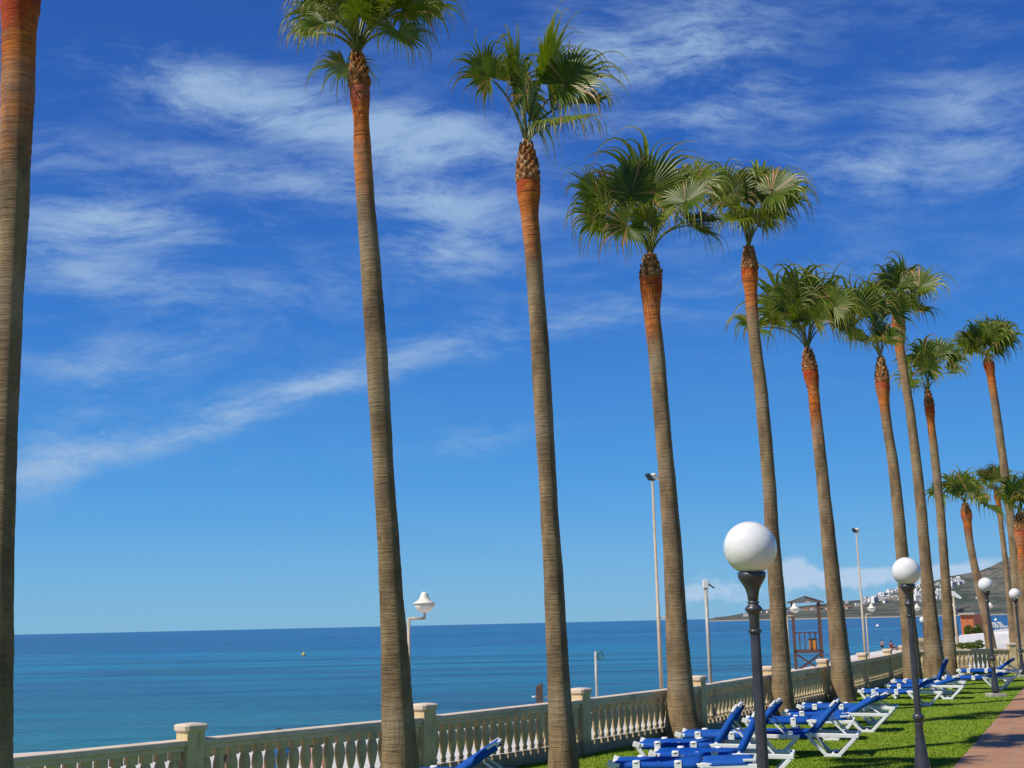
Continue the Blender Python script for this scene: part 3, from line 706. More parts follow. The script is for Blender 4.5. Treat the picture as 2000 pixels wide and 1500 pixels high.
palm('palm with one long frond reaching left, standing left of the second globe lamp', 31.7,
     [(765, 1578, 1600), (800, 1581, 1603), (900, 1591, 1615), (1000, 1600, 1626), (1100, 1608, 1637), (1200, 1616, 1649), (1300, 1623, 1661), (1362, 1624, 1671)],
     (1577, 684), 727,
     fr=[(1562, 590, 1558, 512, 0, .85, (0, -1, .2)), (1530, 600, 1508, 520, .3, .9), (1598, 592, 1604, 516, .3, .9), (1628, 600, 1655, 550, -.2), (1640, 625, 1678, 640, .2, 1.2), (1480, 640, 1420, 620, -.2, 1.1), (1528, 625, 1478, 590, .2, 1.0),
         (1560, 625, 1540, 590, -.5, 1.1), (1590, 625, 1600, 580, -.5, 1.1), (1610, 605, 1640, 540, .4), (1545, 610, 1500, 600, -.4, 1.1)], nseg=36)
palm('palm partly hidden by the second globe lamp, its crown merging with a taller one', 37,
     [(790, 1717, 1737), (850, 1726, 1745), (900, 1734, 1754), (1000, 1744, 1766), (1080, 1750, 1774), (1200, 1759, 1787), (1335, 1766, 1802)],
     (1720, 702), 750,
     fr=[(1672, 610, 1640, 550, 0), (1700, 600, 1690, 540, .3), (1668, 640, 1632, 650, -.3, 1.2), (1740, 610, 1750, 560, .2), (1710, 640, 1690, 600, -.5, 1.1), (1745, 650, 1775, 660, .3, 1.2), (1690, 620, 1660, 590, -.3)], crown=(3, .7, .7, 0), nseg=32)
palm('palm with the highest crown of the far group, above the raised lounger back', 40.5,
     [(680, 1748, 1767), (750, 1761, 1777), (800, 1769, 1786), (900, 1780, 1799), (1000, 1790, 1810), (1100, 1797, 1819), (1200, 1803, 1830), (1312, 1806, 1846)],
     (1753, 600), 634,
     fr=[(1740, 560, 1722, 505, 0), (1765, 550, 1772, 500, .3, .8), (1795, 560, 1842, 525, -.2), (1790, 605, 1832, 600, .3, 1.2), (1715, 570, 1688, 540, .2), (1750, 590, 1735, 560, -.5, 1.1), (1770, 590, 1790, 560, -.5, 1.1), (1725, 600, 1700, 600, .2, 1.2)], crown=(3, .7, .7, .6), nseg=32)
palm('slim palm with a loose crown, its base nearest the balusters closing the lawn', 43.3,
     [(830, 1812, 1826), (900, 1819, 1835), (1000, 1829, 1845), (1100, 1836, 1853), (1200, 1841, 1861), (1290, 1844, 1868)],
     (1812, 765), 796,
     fr=[(1805, 700, 1800, 655, 0), (1830, 690, 1845, 655, .3), (1860, 725, 1890, 720, -.2, 1.1), (1775, 710, 1750, 690, .2), (1780, 740, 1745, 745, -.3, 1.2), (1815, 720, 1815, 680, -.5, 1.1), (1850, 700, 1878, 675, .3)], crown=(2, .6, .6, .6), nseg=24)
palm('palm with a round tuft crown at the upper right edge', 52,
     [(735, 1928, 1943), (800, 1938, 1953), (900, 1952, 1967), (1000, 1965, 1980), (1100, 1974, 1990), (1200, 1980, 1998), (1262, 1983, 2003)],
     (1928, 700), 712, base_z=PZ,
     fr=[(1905, 655, 1890, 622, 0), (1930, 650, 1932, 615, .3, .8), (1958, 658, 2000, 655, -.2, 1.1), (1892, 668, 1850, 664, .2, 1.2), (1950, 645, 1965, 620, .3), (1925, 670, 1920, 645, -.5, 1.1), (1940, 680, 1975, 690, .3, 1.2), (1900, 680, 1875, 700, .1, 1.2)], crown=(4, .8, .95, .6), nseg=22)
palm('short palm behind the third globe lamp with a low tilted crown', 60,
     [(1025, 1882, 1897), (1060, 1887, 1901), (1100, 1895, 1909), (1150, 1905, 1921), (1200, 1916, 1933), (1262, 1926, 1945)],
     (1885, 984), 1003, base_z=PZ,
     fr=[(1880, 945, 1878, 910, 0, .8), (1862, 950, 1845, 920, .3), (1835, 962, 1803, 960, -.2, 1.1), (1898, 950, 1912, 925, .2), (1870, 960, 1850, 950, -.4, 1.1), (1890, 960, 1895, 930, -.4, 1.1)], crown=(3, .7, .9, .2), nseg=20)
palm('thin palm with a dark drooping front frond near the right edge', 68,
     [(985, 1946, 1955), (1050, 1953, 1963), (1100, 1959, 1969), (1150, 1964, 1974), (1220, 1970, 1983), (1262, 1973, 1987)],
     (1946, 958), 970, base_z=PZ,
     fr=[(1925, 935, 1908, 912, 0), (1940, 925, 1940, 903, .3, .8), (1958, 935, 1975, 915, .2), (1930, 985, 1910, 988, -2, 1.2), (1960, 945, 1982, 950, .2, 1.1)], crown=(4, .7, .9, .2), nseg=20)
palm('palm with a bright orange collar cut off by the right edge', 47,
     [(1075, 1988, 2008), (1150, 1990, 2011), (1300, 1994, 2019)],
     (1992, 1003), 1038, base_z=0,
     fr=[(1980, 960, 1968, 925, 0), (2000, 955, 2010, 920, .3), (1965, 975, 1948, 975, -.3, 1.1), (1995, 980, 1990, 950, -.4)], crown=(4, .6, .7, .2), nseg=22)

# ------------------------------------------------------------------ garden globe lamps
def garden_lamp(label, px, py, Y):
    p = at_y(px, py, Y); H = p.z + .185; p.z = 0
    root = empty('globe_lamp', p, 0, 1); tag(root, label, 'street lamp', 'white globe lamps beside the path')
    T = H
    b = MB(); b.sphere((0, 0, T - .185), .185, 36, 22); b.build('globe', M['globe'], root)
    c = MB(); c.lathe([(.018, T - .56), (.036, T - .545), (.040, T - .51), (.050, T - .47), (.066, T - .44), (.088, T - .405), (.097, T - .385), (.098, T - .355), (.07, T - .35)], 20); c.build('globe_holder', M['iron'], root)
    s = MB()
    s.lathe([(.030, T - .75), (.034, T - .74), (.036, T - .655), (.042, T - .635), (.060, T - .615), (.062, T - .605), (.045, T - .585), (.034, T - .575), (.042, T - .565), (.040, T - .555), (.028, T - .55)], 20)
    s.lathe([(.034, T - .775), (.046, T - .768), (.046, T - .752), (.034, T - .745)], 20)
    s.build('neck', M['iron'], root)
    sh_ = MB(); sh_.lathe([(.046, T - 2.01), (.036, T - .77)], 16, flute=1, smooth=False); sh_.build('shaft', M['iron'], root)
    q = MB(); q.lathe([(.05, T - 2.02 - .09), (.055, T - 2.09), (.070, T - 2.07), (.073, T - 2.04), (.064, T - 2.015), (.05, T - 2.0)], 20)
    q.lathe([(.098, .12), (.102, .17), (.095, .22), (.070, .42), (.052, .60), (.046, .68), (.054, .70), (.054, .72), (.045, .74), (.045, .76)], 16)
    q.lathe([(.075, .08), (.07, .10), (.075, .12)], 16)
    q.build('base', M['iron'], root)
    f = MB(); f.box((0, 0, .03), (.2, .2, .05)); f.build('footing', M['concrete'], root, bevel=.008)
    return root
garden_lamp('largest white globe lamp, nearest of the row, in front of the flat-crowned palm trunk', 1465, 1070, 8.7)
garden_lamp('second globe lamp from the front, its flared iron base standing on the lawn', 1770, 1116, 16.4)
garden_lamp('third globe lamp, standing by the farthest loungers on a square concrete footing', 1925, 1142, 32.3)
garden_lamp('small globe lamp at the right edge in front of the low wall', 1982, 1160, 41.5)

# ------------------------------------------------------------------ loungers
def make_lounger(back_deg):
    root = empty('sun_lounger', (0, 0, 0))
    hx = 1.17; w2 = .30; zs = .345
    fr = MB()
    for s in (-1, 1):
        fr.bar((.02, s * w2, zs - .02), (hx, s * w2, zs - .02), .045, .05)
        fr.bar((hx - .02, s * w2, zs - .02), (1.9, s * w2, zs - .035), .055, .06)
    for x in (.03, .6, 1.87): fr.bar((x, -w2, zs - .03), (x, w2, zs - .03), .05, .035)
    fr.build('frame', M['white'], root, bevel=.008)
    for s in (-1, 1):
        lg = MB(); y = s * (w2 + .005)
        lg.bar((hx - .02, y, zs - .05), (1.40, y, .035), .045, .055); lg.bar((1.85, y, zs - .06), (1.60, y, .035), .045, .055); lg.bar((1.37, y, .025), (1.63, y, .025), .045, .05)
        lg.build('leg', M['white'], root, bevel=.008)
        l2 = MB(); l2.bar((.0, y, zs + .005), (.10, y, zs - .03), .06, .075); l2.bar((.05, y, zs - .02), (.26, y, .02), .045, .06); l2.build('leg', M['white'], root, bevel=.008)
    st = MB(); st.bar((.24, -w2, .06), (.24, w2, .06), .03, .03); st.bar((1.5, -w2, .05), (1.5, w2, .05), .03, .03); st.build('stretcher', M['white'], root)
    # seat sling: wraps over the rails
    def sling(L, n_=14, sag=.025):
        vs = []; fs = []; prof_ = [(-.335, -.075), (-.345, -.03), (-.335, .008), (-.30, .022), (-.15, .014), (0, .008), (.15, .014), (.30, .022), (.335, .008), (.345, -.03), (.335, -.075)]
        m_ = len(prof_)
        for i in range(n_ + 1):
            tt = i / n_; x = L * tt; e = 1.0; inw = 1 - .18 * max(0, 1 - tt * 7) ** 2 - .1 * max(0, 1 - (1 - tt) * 9) ** 2
            for y, z in prof_: vs.append((x, y * inw, z - (sag * math.sin(math.pi * tt) if abs(y) < .2 else 0)))
        for i in range(n_):
            for k in range(m_ - 1): fs.append((i * m_ + k, (i + 1) * m_ + k, (i + 1) * m_ + k + 1, i * m_ + k + 1))
        return vs, fs
    vs, fs = sling(hx - .10); b = MB(); b.add([(x + .08, y, z + zs) for x, y, z in vs], fs, smooth=True)
    o = b.build('seat', M['blue'], root); sm_ = o.modifiers.new('s', 'SOLIDIFY'); sm_.thickness = .008
    for s in (-1, 1):
        for x in (.36, .88): cl = MB(); cl.lathe([(.05, -.014), (.052, .0), (.04, .014)], 14, c=(x, s * .315, zs + .026)); cl.box((x, s * .347, zs - .03), (.045, .008, .05)); cl.build('clip', M['white'], root)
    # backrest
    a_ = R(back_deg); ca, sa = math.cos(a_), math.sin(a_)
    vs, fs = sling(.62, 10, .02)
    tf = lambda x, y, z: (hx + x * ca - z * sa, y * .96, zs + .01 + x * sa + z * ca)
    b = MB(); b.add([tf(*v) for v in vs], fs, smooth=True); o = b.build('backrest', M['blue'], root); sm_ = o.modifiers.new('s', 'SOLIDIFY'); sm_.thickness = .008
    f2 = MB()
    for s in (-1, 1): f2.bar(tf(0, s * .29, -.02), tf(.64, s * .29, -.02), .035, .03); f2.bar(tf(.51, s * .335, .012), tf(.635, s * .30, .008), .05, .03)
    f2.bar(tf(.64, -.29, -.015), tf(.64, .29, -.015), .035, .03)
    f2.build('back_frame', M['white'], root, bevel=.006)
    if back_deg > 12:
        pr_ = MB(); q = tf(.36, 0, -.03)
        for s in (-1, 1): pr_.bar((q[0], s * .24, q[2]), (min(1.78, q[0] + .30), s * .24, zs - .03), .03, .025)
        pr_.bar((q[0], -.24, q[2]), (q[0], .24, q[2]), .025, .025)
        pr_.build('prop', M['white'], root)
    return root
protos = {}
LG = [((694, 1512), 982, 32, 'blue lounger beside the tall palm trunk at the bottom, back half raised'),
      ((1320, 1431), 1560, 50, 'blue lounger whose foot end touches the palm by the slim grey pole'),
      ((1238, 1450), 1504, 56, 'blue lounger with its back raised steeply, left of the nearest lamp post'),
      ((1268, 1469), 1552, 62, 'blue lounger with raised back half hidden behind the nearest lamp post'),
      ((1188, 1488), 1480, 2, 'frontmost blue lounger lying flat in shade at the bottom'),
      ((1450, 1404), 1668, 4, 'flat blue lounger right behind the lounger with wide white trapezoid leg'),
      ((1432, 1429), 1660, 48, 'blue lounger with wide white trapezoid leg facing the open lawn'),
      ((1557, 1377), 1745, 22, 'blue lounger with its foot end right of the flat-crowned palm base'),
      ((1528, 1391), 1722, 30, 'blue lounger with V legs crossing in front of its neighbour, mid row'),
      ((1676, 1348), 1836, 28, 'blue lounger whose white legs stand right behind the shaft of the second globe lamp'),
      ((1728, 1337), 1878, 18, 'low-backed blue lounger just beyond the second lamp, before the one with tallest back'),
      ((1740, 1329), 1879, 64, 'blue lounger with the tallest raised back near the far balustrade'),
      ((1838, 1321), 1976, 12, 'blue lounger with its legs around the third lamp base'),
      ((1868, 1308), 1964, 34, 'farthest lounger, against the balusters at the lawn end')]
for (fpx, hxp, bd, lab) in LG:
    P = on_z(fpx[0], fpx[1], .36); best = None
    for i in range(-22, 1):
        a_ = R(i); h_ = P + Vector((math.cos(a_), math.sin(a_), 0)) * 1.9; e = abs(proj(h_)[0] - hxp)
        if best is None or e < best[0]: best = (e, a_)
    a_ = -math.atan2(fpx[0] + 120 - 1000, 2400) + R(rnd.uniform(-9, -1)); a_ = min(a_, R(2))
    if bd in protos: root = copy_tree(protos[bd])
    else: root = make_lounger(bd); protos[bd] = root
    # near rail passes through P
    root.location = (P.x - math.sin(a_) * .25, P.y + math.cos(a_) * .25, 0); root.rotation_euler = (0, 0, a_)
    tag(root, lab, 'sun lounger', 'blue sun loungers on the lawn')

# ------------------------------------------------------------------ poles on the lawn and the promenade
p = on_z(1392, 1416, .06); cp = empty('camera_pole', (p.x, p.y, 0)); tag(cp, 'slim grey pole with white box and dark arm on top, on a round lawn footing', 'pole')
Yc = p.y; tz = at_y(1382, 1149, Yc).z
b = MB(); b.lathe([(.040, .1), (.038, tz)], 14); b.build('shaft', M['grey'], cp)
b = MB(); b.lathe([(.22, -.02), (.22, .10), (.17, .13)], 14, smooth=False); b.build('footing', M['concrete'], cp)
b = MB(); b.box((0, 0, tz + .085), (.055, .05, .085)); b.build('head_box', M['white'], cp, bevel=.01)
b = MB(); b.bar((.05, 0, tz + .09), (.17, -.02, tz + .0), .045, .03); b.build('arm', M['dark'], cp)

def prom_lamp(label, px, py, Y, arm_px, base_z=PZ, s=1.0):
    """S-shaped arm lamp: pole left of the lamp. px,py = seam of the lamp body"""
    c = at_y(px, py, Y); pl = at_y(arm_px, py, Y); root = empty('promenade_lamp', (pl.x, pl.y, base_z)); tag(root, label, 'street lamp', 'cream promenade lamps with pointed caps')
    dx = c.x - pl.x; zc = c.z - base_z
    b = MB(); b.tube([(0, 0, 0), (0, 0, 1.2), (0, 0, zc - .36 * s)], [.055, .05, .04], 12); b.build('pole', M['pole'], root)
    b = MB(); b.tube([(0, 0, zc - .38 * s), (dx, 0, zc - .38 * s)], .035, 8); b.tube([(dx, 0, zc - .41 * s), (dx, 0, zc - .2 * s)], .03, 8); b.build('arm', M['pole'], root)
    b = MB(); b.lathe([(.30 * s, .0), (.295 * s, .02), (.19 * s, .07), (.13 * s, .14), (.10 * s, .22), (.085 * s, .27), (.05 * s, .30), (.01, .31)], 24, c=(dx, 0, zc)); b.build('cap', M['cream'], root)
    b = MB(); b.lathe([(.05 * s, -.24), (.12 * s, -.22), (.20 * s, -.16), (.255 * s, -.08), (.27 * s, -.003)], 24, c=(dx, 0, zc)); b.build('bowl', M['cream'], root)
    return root
prom_lamp('cream lamp with pointed cap on a thin pole right behind the tall left palm', 829, 1179, 33, 798)
prom_lamp('cream lamp with pointed cap seen in front of the lifeguard tower', 1552, 1189, 70, 1536)
prom_lamp('cream promenade lamp just right of the tall floodlight mast, over the bay', 1702, 1188, 84, 1690)
prom_lamp('cream promenade lamp right of the second globe lamp post', 1791, 1187, 98, 1778)
prom_lamp('cream promenade lamp behind the slim palm at the lawn end', 1861, 1185, 112, 1852)
prom_lamp('small cream promenade lamp behind the third globe lamp shaft', 1934, 1183, 120, 1926)

def mast(label, tx, ty, bx, by, Y, arm):
    tp = at_y(tx, ty, Y); bp = at_y(bx, by, Y); root = empty('floodlight_mast', (bp.x, bp.y, PZ)); tag(root, label, 'floodlight mast', 'tall floodlight masts on the promenade')
    H = tp.z - PZ
    b = MB(); b.tube([(0, 0, 0), (0, 0, H * .45), (0, 0, H * .45 + .01), (0, 0, H)], [.085, .08, .065, .05], 12); b.build('mast', M['pole'], root)
    fl = MB()
    fl.bar((-.12, 0, H + .02), (.12, 0, H + .02), .05, .05); fl.build('bracket', M['dark'], root)
    for sx, m_ in ((-.16, M['dark']), (.10, M['cream'])):
        f_ = MB(); f_.bar((sx - .07, -.08, H + .26), (sx + .10, .05, H + .03), .22, .10); f_.build('floodlight', m_, root, bevel=.01)
    if arm:
        b = MB(); z = CAMZ + .1 - PZ; b.tube([(0, 0, z), (.75, 0, z)], .03, 8); b.tube([(.75, 0, z - .02), (.75, 0, z + .16)], .03, 8); b.build('arm', M['pole'], root)
        b = MB(); b.lathe([(.05, .14), (.2, .2), (.27, .36), (.30, .37), (.17, .46), (.1, .6), (.02, .68)], 20, c=(.75, 0, z)); b.build('lamp_head', M['cream'], root)
    return root
mast('tall cream mast with two floodlights, left of the broad-crowned palm trunk', 1276, 938, 1292, 1342, 51.5, True)
mast('tall thin mast with floodlights between palms, right of the lifeguard tower', 1673, 1040, 1690, 1275, 83, False)

# beach shower post, signpost
def simple_post(name, label, cat, px, ytop, Y, wpx, m_):
    a_ = at_y(px, ytop, Y); root = empty(name, (a_.x, a_.y, PZ)); tag(root, label, cat); return root, a_.z - PZ, wpx / FPX * Y
r_, H, W = simple_post('beach_shower', 'dark brown wooden beach shower post with slanted top left of a palm trunk', 'shower', 1053, 1333, 30, 13, None)
b = MB(); hw = W / 2; b.add([(-hw, -hw, 0), (hw, -hw, 0), (hw, hw, 0), (-hw, hw, 0), (-hw, -hw, H - .09), (hw, -hw, H), (hw, hw, H), (-hw, hw, H - .09)], [(0, 3, 2, 1), (4, 5, 6, 7), (0, 1, 5, 4), (1, 2, 6, 5), (2, 3, 7, 6), (3, 0, 4, 7)]); b.build('post', M['wood_dk'], r_, bevel=.006)
for s in (-1, 1):
    b = MB(); b.tube([(s * hw, 0, H - .32), (s * (hw + .06), 0, H - .32)], .012, 8); b.sphere((s * (hw + .07), 0, H - .33), .028, 12, 8); b.build('nozzle', M['white'], r_)
r_, H, W = simple_post('signpost', 'thin grey post with a green ring bracket at its top, beyond the handrail', 'signpost', 1163, 1272, 40, 6, None)
b = MB(); b.lathe([(.05, 0), (.045, H)], 12); b.build('post', M['grey'], r_)
M['green'] = mat('green_paint', (.02, .14, .05), .5, .4, fn=varied((.03, .16, .06), (.015, .10, .04), 6))
b = MB(); ring = [(.05 + .10 + .075 * math.cos(t_), 0, H - .14 + .13 * math.sin(t_)) for t_ in [i * math.pi / 8 for i in range(17)]]; b.tube(ring, .022, 8); b.build('ring_bracket', M['green'], r_)

# ------------------------------------------------------------------ lifeguard tower
TY = 90; tl = at_y(1547, 1200, TY).x; trr = at_y(1601, 1200, TY).x; W = trr - tl
tz0 = -1.85; tw = empty('lifeguard_tower', ((tl + trr) / 2, TY, tz0)); tag(tw, 'reddish wooden lifeguard tower with gabled roof and cross-braced legs on the beach', 'lifeguard tower')
tw.rotation_euler.z = R(-12)
hw = W / 2 * .93; hd = W / 2 * .8; zp = -.22 - tz0; ze = 3.15 - tz0
for sx in (-1, 1):
    for sy in (-1, 1):
        b = MB(); b.bar((sx * hw, sy * hd, 0), (sx * hw, sy * hd, ze), .2, .2, Vector((0, 1, 0))); b.build('leg', M['wood_red'], tw)
b = MB(); b.box((0, 0, zp - .1), (hw + .1, hd + .1, .1)); b.build('platform', M['wood_red'], tw)
b = MB()
for sy in (-1, 1): b.bar((-hw, sy * hd, .1), (hw, sy * hd, zp - .25), .09, .09); b.bar((hw, sy * hd, .1), (-hw, sy * hd, zp - .25), .09, .09)
for sx in (-1, 1): b.bar((sx * hw, -hd, .1), (sx * hw, hd, zp - .25), .09, .09); b.bar((sx * hw, hd, .1), (sx * hw, -hd, zp - .25), .09, .09)
b.build('cross_brace', M['wood_red'], tw)
b = MB(); zr = zp + 1.2
for a_, c_ in (((-hw, -hd), (hw, -hd)), ((hw, -hd), (hw, hd)), ((hw, hd), (-hw, hd)), ((-hw, hd), (-hw, -hd))):
    b.bar((*a_, zr), (*c_, zr), .09, .07)
    for i in range(1, 5):
        tt = i / 5; x = a_[0] + (c_[0] - a_[0]) * tt; y = a_[1] + (c_[1] - a_[1]) * tt; b.bar((x, y, zp), (x, y, zr), .06, .06, Vector((0, 1, 0)))
b.build('railing', M['wood_red'], tw)
b = MB(); e = .35; A_ = [(-hw - e, -hd - e, ze), (0, -hd - e, ze + .42), (hw + e, -hd - e, ze)]; th = .09
vs = A_ + [(x, hd + e, z) for x, y, z in A_]; vs += [(x, y, z - th) for x, y, z in vs]
b.add(vs, [(0, 1, 4, 3), (1, 2, 5, 4), (6, 9, 10, 7), (7, 10, 11, 8), (0, 6, 7, 1), (1, 7, 8, 2), (3, 4, 10, 9), (4, 5, 11, 10), (0, 3, 9, 6), (2, 8, 11, 5)]); b.build('roof', M['wood_dk'], tw)
b = MB(); b.add([(-hw - .2, -hd - .2, ze - .06), (hw + .2, -hd - .2, ze - .06), (0, -hd - .2, ze + .28), (-hw - .2, hd + .2, ze - .06), (hw + .2, hd + .2, ze - .06), (0, hd + .2, ze + .28)], [(0, 1, 2), (3, 5, 4), (0, 2, 5, 3), (1, 4, 5, 2), (0, 3, 4, 1)]); b.build('gable', M['concrete'], tw)
b = MB(); b.box((.35, -hd + .3, zp + .36), (.28, .22, .36)); b.build('locker', M['orange'], tw, bevel=.01)
b = MB(); b.box((.35, -hd + .3, zp + .76), (.31, .25, .035)); b.build('locker_lid', M['dark'], tw)

# ------------------------------------------------------------------ buoys
M['yellow'] = mat('yellow_buoy', (.8, .45, .05), .4, .4, fn=varied((.85, .5, .05), (.7, .38, .05), 4))
for (px, py, s, m_, lab) in ((593, 1276, 1.0, M['yellow'], 'yellow mooring buoy floating alone on the open sea at left'), (1714, 1220, .9, M['white'], 'white buoy on the bay left of the second globe lamp'), (1945, 1208.5, .8, M['white'], 'white buoy on the bay right of the third lamp shaft')):
    q = on_z(px, py + 3, SEAZ + .05); k = max(.35, q.y / 2400 * 3.2)
    b = MB(); b.lathe([(.2 * k, -.3 * k), (k, -.1 * k), (k * 1.05, .15 * k), (k * .8, .6 * k), (k * .3, .95 * k), (.12 * k, 1.0 * k), (.12 * k, 1.5 * k), (.02, 1.55 * k)], 16); o = b.build('buoy', m_, None, q); tag(o, lab, 'buoy', 'buoys on the sea')

# ------------------------------------------------------------------ people
M['skin'] = mat('skin', (.52, .27, .17), .55, .3, fn=varied((.56, .30, .19), (.46, .23, .14), 9, 3, .03, .002))
M['hair'] = mat('hair', (.03, .018, .012), .6, .3)
def cloth(n_, c): 
    if n_ not in M: M[n_] = mat(n_, c, .8, .15, fn=varied(c, tuple(x * .8 for x in c), 6, 4, .2, .006))
    return M[n_]
def skin_mesh(name, V, E, rad, sub=1, root_i=0):
    me_ = bpy.data.meshes.new(name); me_.from_pydata(V, E, []); o = bpy.data.objects.new(name, me_); col.objects.link(o)
    o.modifiers.new('k', 'SKIN'); 
    for i, sv in enumerate(me_.skin_vertices[0].data):
        r = rad[i]; sv.radius = (r, r) if not hasattr(r, '__len__') else r; sv.use_root = (i == root_i)
    if sub: m_ = o.modifiers.new('s', 'SUBSURF'); m_.levels = sub; m_.render_levels = sub
    dg = bpy.context.evaluated_depsgraph_get(); out = bpy.data.meshes.new_from_object(o.evaluated_get(dg)); bpy.data.objects.remove(o)
    out.polygons.foreach_set('use_smooth', [True] * len(out.polygons)); out.name = name; return out
def person(loc, rz, label, shirt, bottom, hair=True, pose='stand', scale=1.0, longhair=False):
    J = dict(pel=(0, 0, .95), wai=(0, .01, 1.10), che=(0, .0, 1.30), nec=(0, .0, 1.47), hd0=(0, -.01, 1.56), hd1=(0, -.02, 1.66), hd2=(0, -.01, 1.74),
        shl=(.17, 0, 1.42), ell=(.25, .04, 1.15), wrl=(.23, -.10, .93), hal=(.22, -.15, .86), shr=(-.17, 0, 1.42), elr=(-.26, .05, 1.15), wrr=(-.27, -.02, .90), har=(-.265, -.05, .82),
        hil=(.09, 0, .90), knl=(.11, -.06, .50), anl=(.11, .03, .09), tol=(.12, -.16, .03), hir=(-.09, 0, .90), knr=(-.11, -.02, .50), anr=(-.11, .10, .09), tor=(-.12, -.08, .03))
    if pose == 'lie':
        for k_, v in list(J.items()): J[k_] = (v[0], v[2] - .9, .16 - v[1] * .8)
    elif pose == 'sit':
        for k_ in ('wai', 'che', 'nec', 'hd0', 'hd1', 'hd2', 'shl', 'shr', 'ell', 'elr', 'pel', 'hil', 'hir'): v = J[k_]; J[k_] = (v[0], v[1], v[2] - .80)
        J['wrl'] = (.2, -.25, .40); J['hal'] = (.18, -.33, .42); J['wrr'] = (-.2, -.25, .40); J['har'] = (-.18, -.33, .42)
        J['knl'] = (.14, -.42, .45); J['anl'] = (.13, -.62, .08); J['tol'] = (.14, -.80, .03); J['knr'] = (-.14, -.42, .45); J['anr'] = (-.13, -.62, .08); J['tor'] = (-.14, -.80, .03)
    names = list(J); ix = {k_: i for i, k_ in enumerate(names)}
    Rd = dict(pel=(.155, .11), wai=(.13, .095), che=(.155, .105), nec=.058, hd0=.075, hd1=.095, hd2=.075, shl=.065, ell=.043, wrl=.030, hal=.036, shr=.065, elr=.043, wrr=.030, har=.036, hil=.095, knl=.06, anl=.042, tol=.036, hir=.095, knr=.06, anr=.042, tor=.036)
    E_ = [('pel', 'wai'), ('wai', 'che'), ('che', 'nec'), ('nec', 'hd0'), ('hd0', 'hd1'), ('hd1', 'hd2'), ('che', 'shl'), ('shl', 'ell'), ('ell', 'wrl'), ('wrl', 'hal'), ('che', 'shr'), ('shr', 'elr'), ('elr', 'wrr'), ('wrr', 'har'),
          ('pel', 'hil'), ('hil', 'knl'), ('knl', 'anl'), ('anl', 'tol'), ('pel', 'hir'), ('hir', 'knr'), ('knr', 'anr'), ('anr', 'tor')]
    V = [J[k_] for k_ in names]; rad = [Rd[k_] for k_ in names]; E = [(ix[a_], ix[b_]) for a_, b_ in E_]
    # fingers and thumb
    for hnd, wr in (('hal', 'wrl'), ('har', 'wrr')):
        h_ = Vector(J[hnd]); d = (h_ - Vector(J[wr])).normalized(); s = d.cross(Vector((1, 0, 0))).normalized()
        for k_, (o_, L) in enumerate(((-.027, .062), (-.009, .075), (.009, .07), (.027, .055))):
            i0 = len(V); b0 = h_ + s * o_; V += [tuple(b0 + d * .02), tuple(b0 + d * (.03 + L * .5)), tuple(b0 + d * (.03 + L) + Vector((0, -.01, 0)))]; rad += [.010, .009, .008]; E += [(ix[hnd], i0), (i0, i0 + 1), (i0 + 1, i0 + 2)]
        i0 = len(V); V += [tuple(h_ - d * .02 + s * .045), tuple(h_ + d * .02 + s * .062)]; rad += [.011, .009]; E += [(ix[hnd], i0), (i0, i0 + 1)]
    body = skin_mesh('person', V, E, rad, 1, ix['pel']); body.materials.append(M['skin'])
    o = bpy.data.objects.new('person', body); col.objects.link(o); o.location = loc; o.rotation_euler.z = rz; o.scale = (scale,) * 3; tag(o, label, 'person')
    def sub_(nm, ks, es, extra, m_, ends=None):
        id_ = {k_: i for i, k_ in enumerate(ks)}; v_ = [Vector(J[k_]) if k_ in J else Vector(ends[k_]) for k_ in ks]
        r__ = []
        for k_ in ks:
            q = Rd.get(k_, .07); q = tuple(x + extra for x in q) if hasattr(q, '__len__') else q + extra; r__.append(q)
        c = skin_mesh(nm, [tuple(x) for x in v_], [(id_[a_], id_[b_]) for a_, b_ in es], r__, 1, 0); c.materials.append(m_); link(nm, c, o)
    mid = lambda a_, b_, f_: tuple(Vector(J[a_]).lerp(Vector(J[b_]), f_))
    if shirt: sub_('shirt', ['pel', 'wai', 'che', 'shl', 'shr', 'sl', 'sr'], [('pel', 'wai'), ('wai', 'che'), ('che', 'shl'), ('che', 'shr'), ('shl', 'sl'), ('shr', 'sr')], .016, shirt, {'sl': mid('shl', 'ell', .7), 'sr': mid('shr', 'elr', .7)})
    if bottom: sub_('shorts', ['pel', 'hil', 'hir', 'kl', 'kr'], [('pel', 'hil'), ('pel', 'hir'), ('hil', 'kl'), ('hir', 'kr')], .02, bottom, {'kl': mid('hil', 'knl', .6), 'kr': mid('hir', 'knr', .6)})
    hh_ = MB(); c = Vector(J['hd1']); c2 = Vector(J['hd2']); hh_.sphere(c.lerp(c2, .5) + (Vector((0, .02, 0)) if pose != 'lie' else Vector((0, .03, -.02))), .112, 16, 10, (.95, 1, 1.02)); 
    if longhair: hh_.sphere(c + Vector((0, .06, -.12)), .09, 12, 8, (1, .6, 1.5))
    hh_.build('hair', M['hair'], o)
    fc = MB(); 
    if pose != 'lie':
        nz = c + Vector((0, -.105, -.02)); fc.lathe([(.014, -.022), (.010, .0), (.004, .022)], 8, c=tuple(nz)); fc.build('nose', M['skin'], o)
        for s in (-1, 1):
            ey = MB(); ey.sphere((c.x + s * .035, c.y - .092, c.z + .012), .012, 8, 6); ey.build('eye', M['hair'], o)
    return o
def pl_(px, py_top, Y, h=1.78): q = at_y(px, py_top, Y); return q
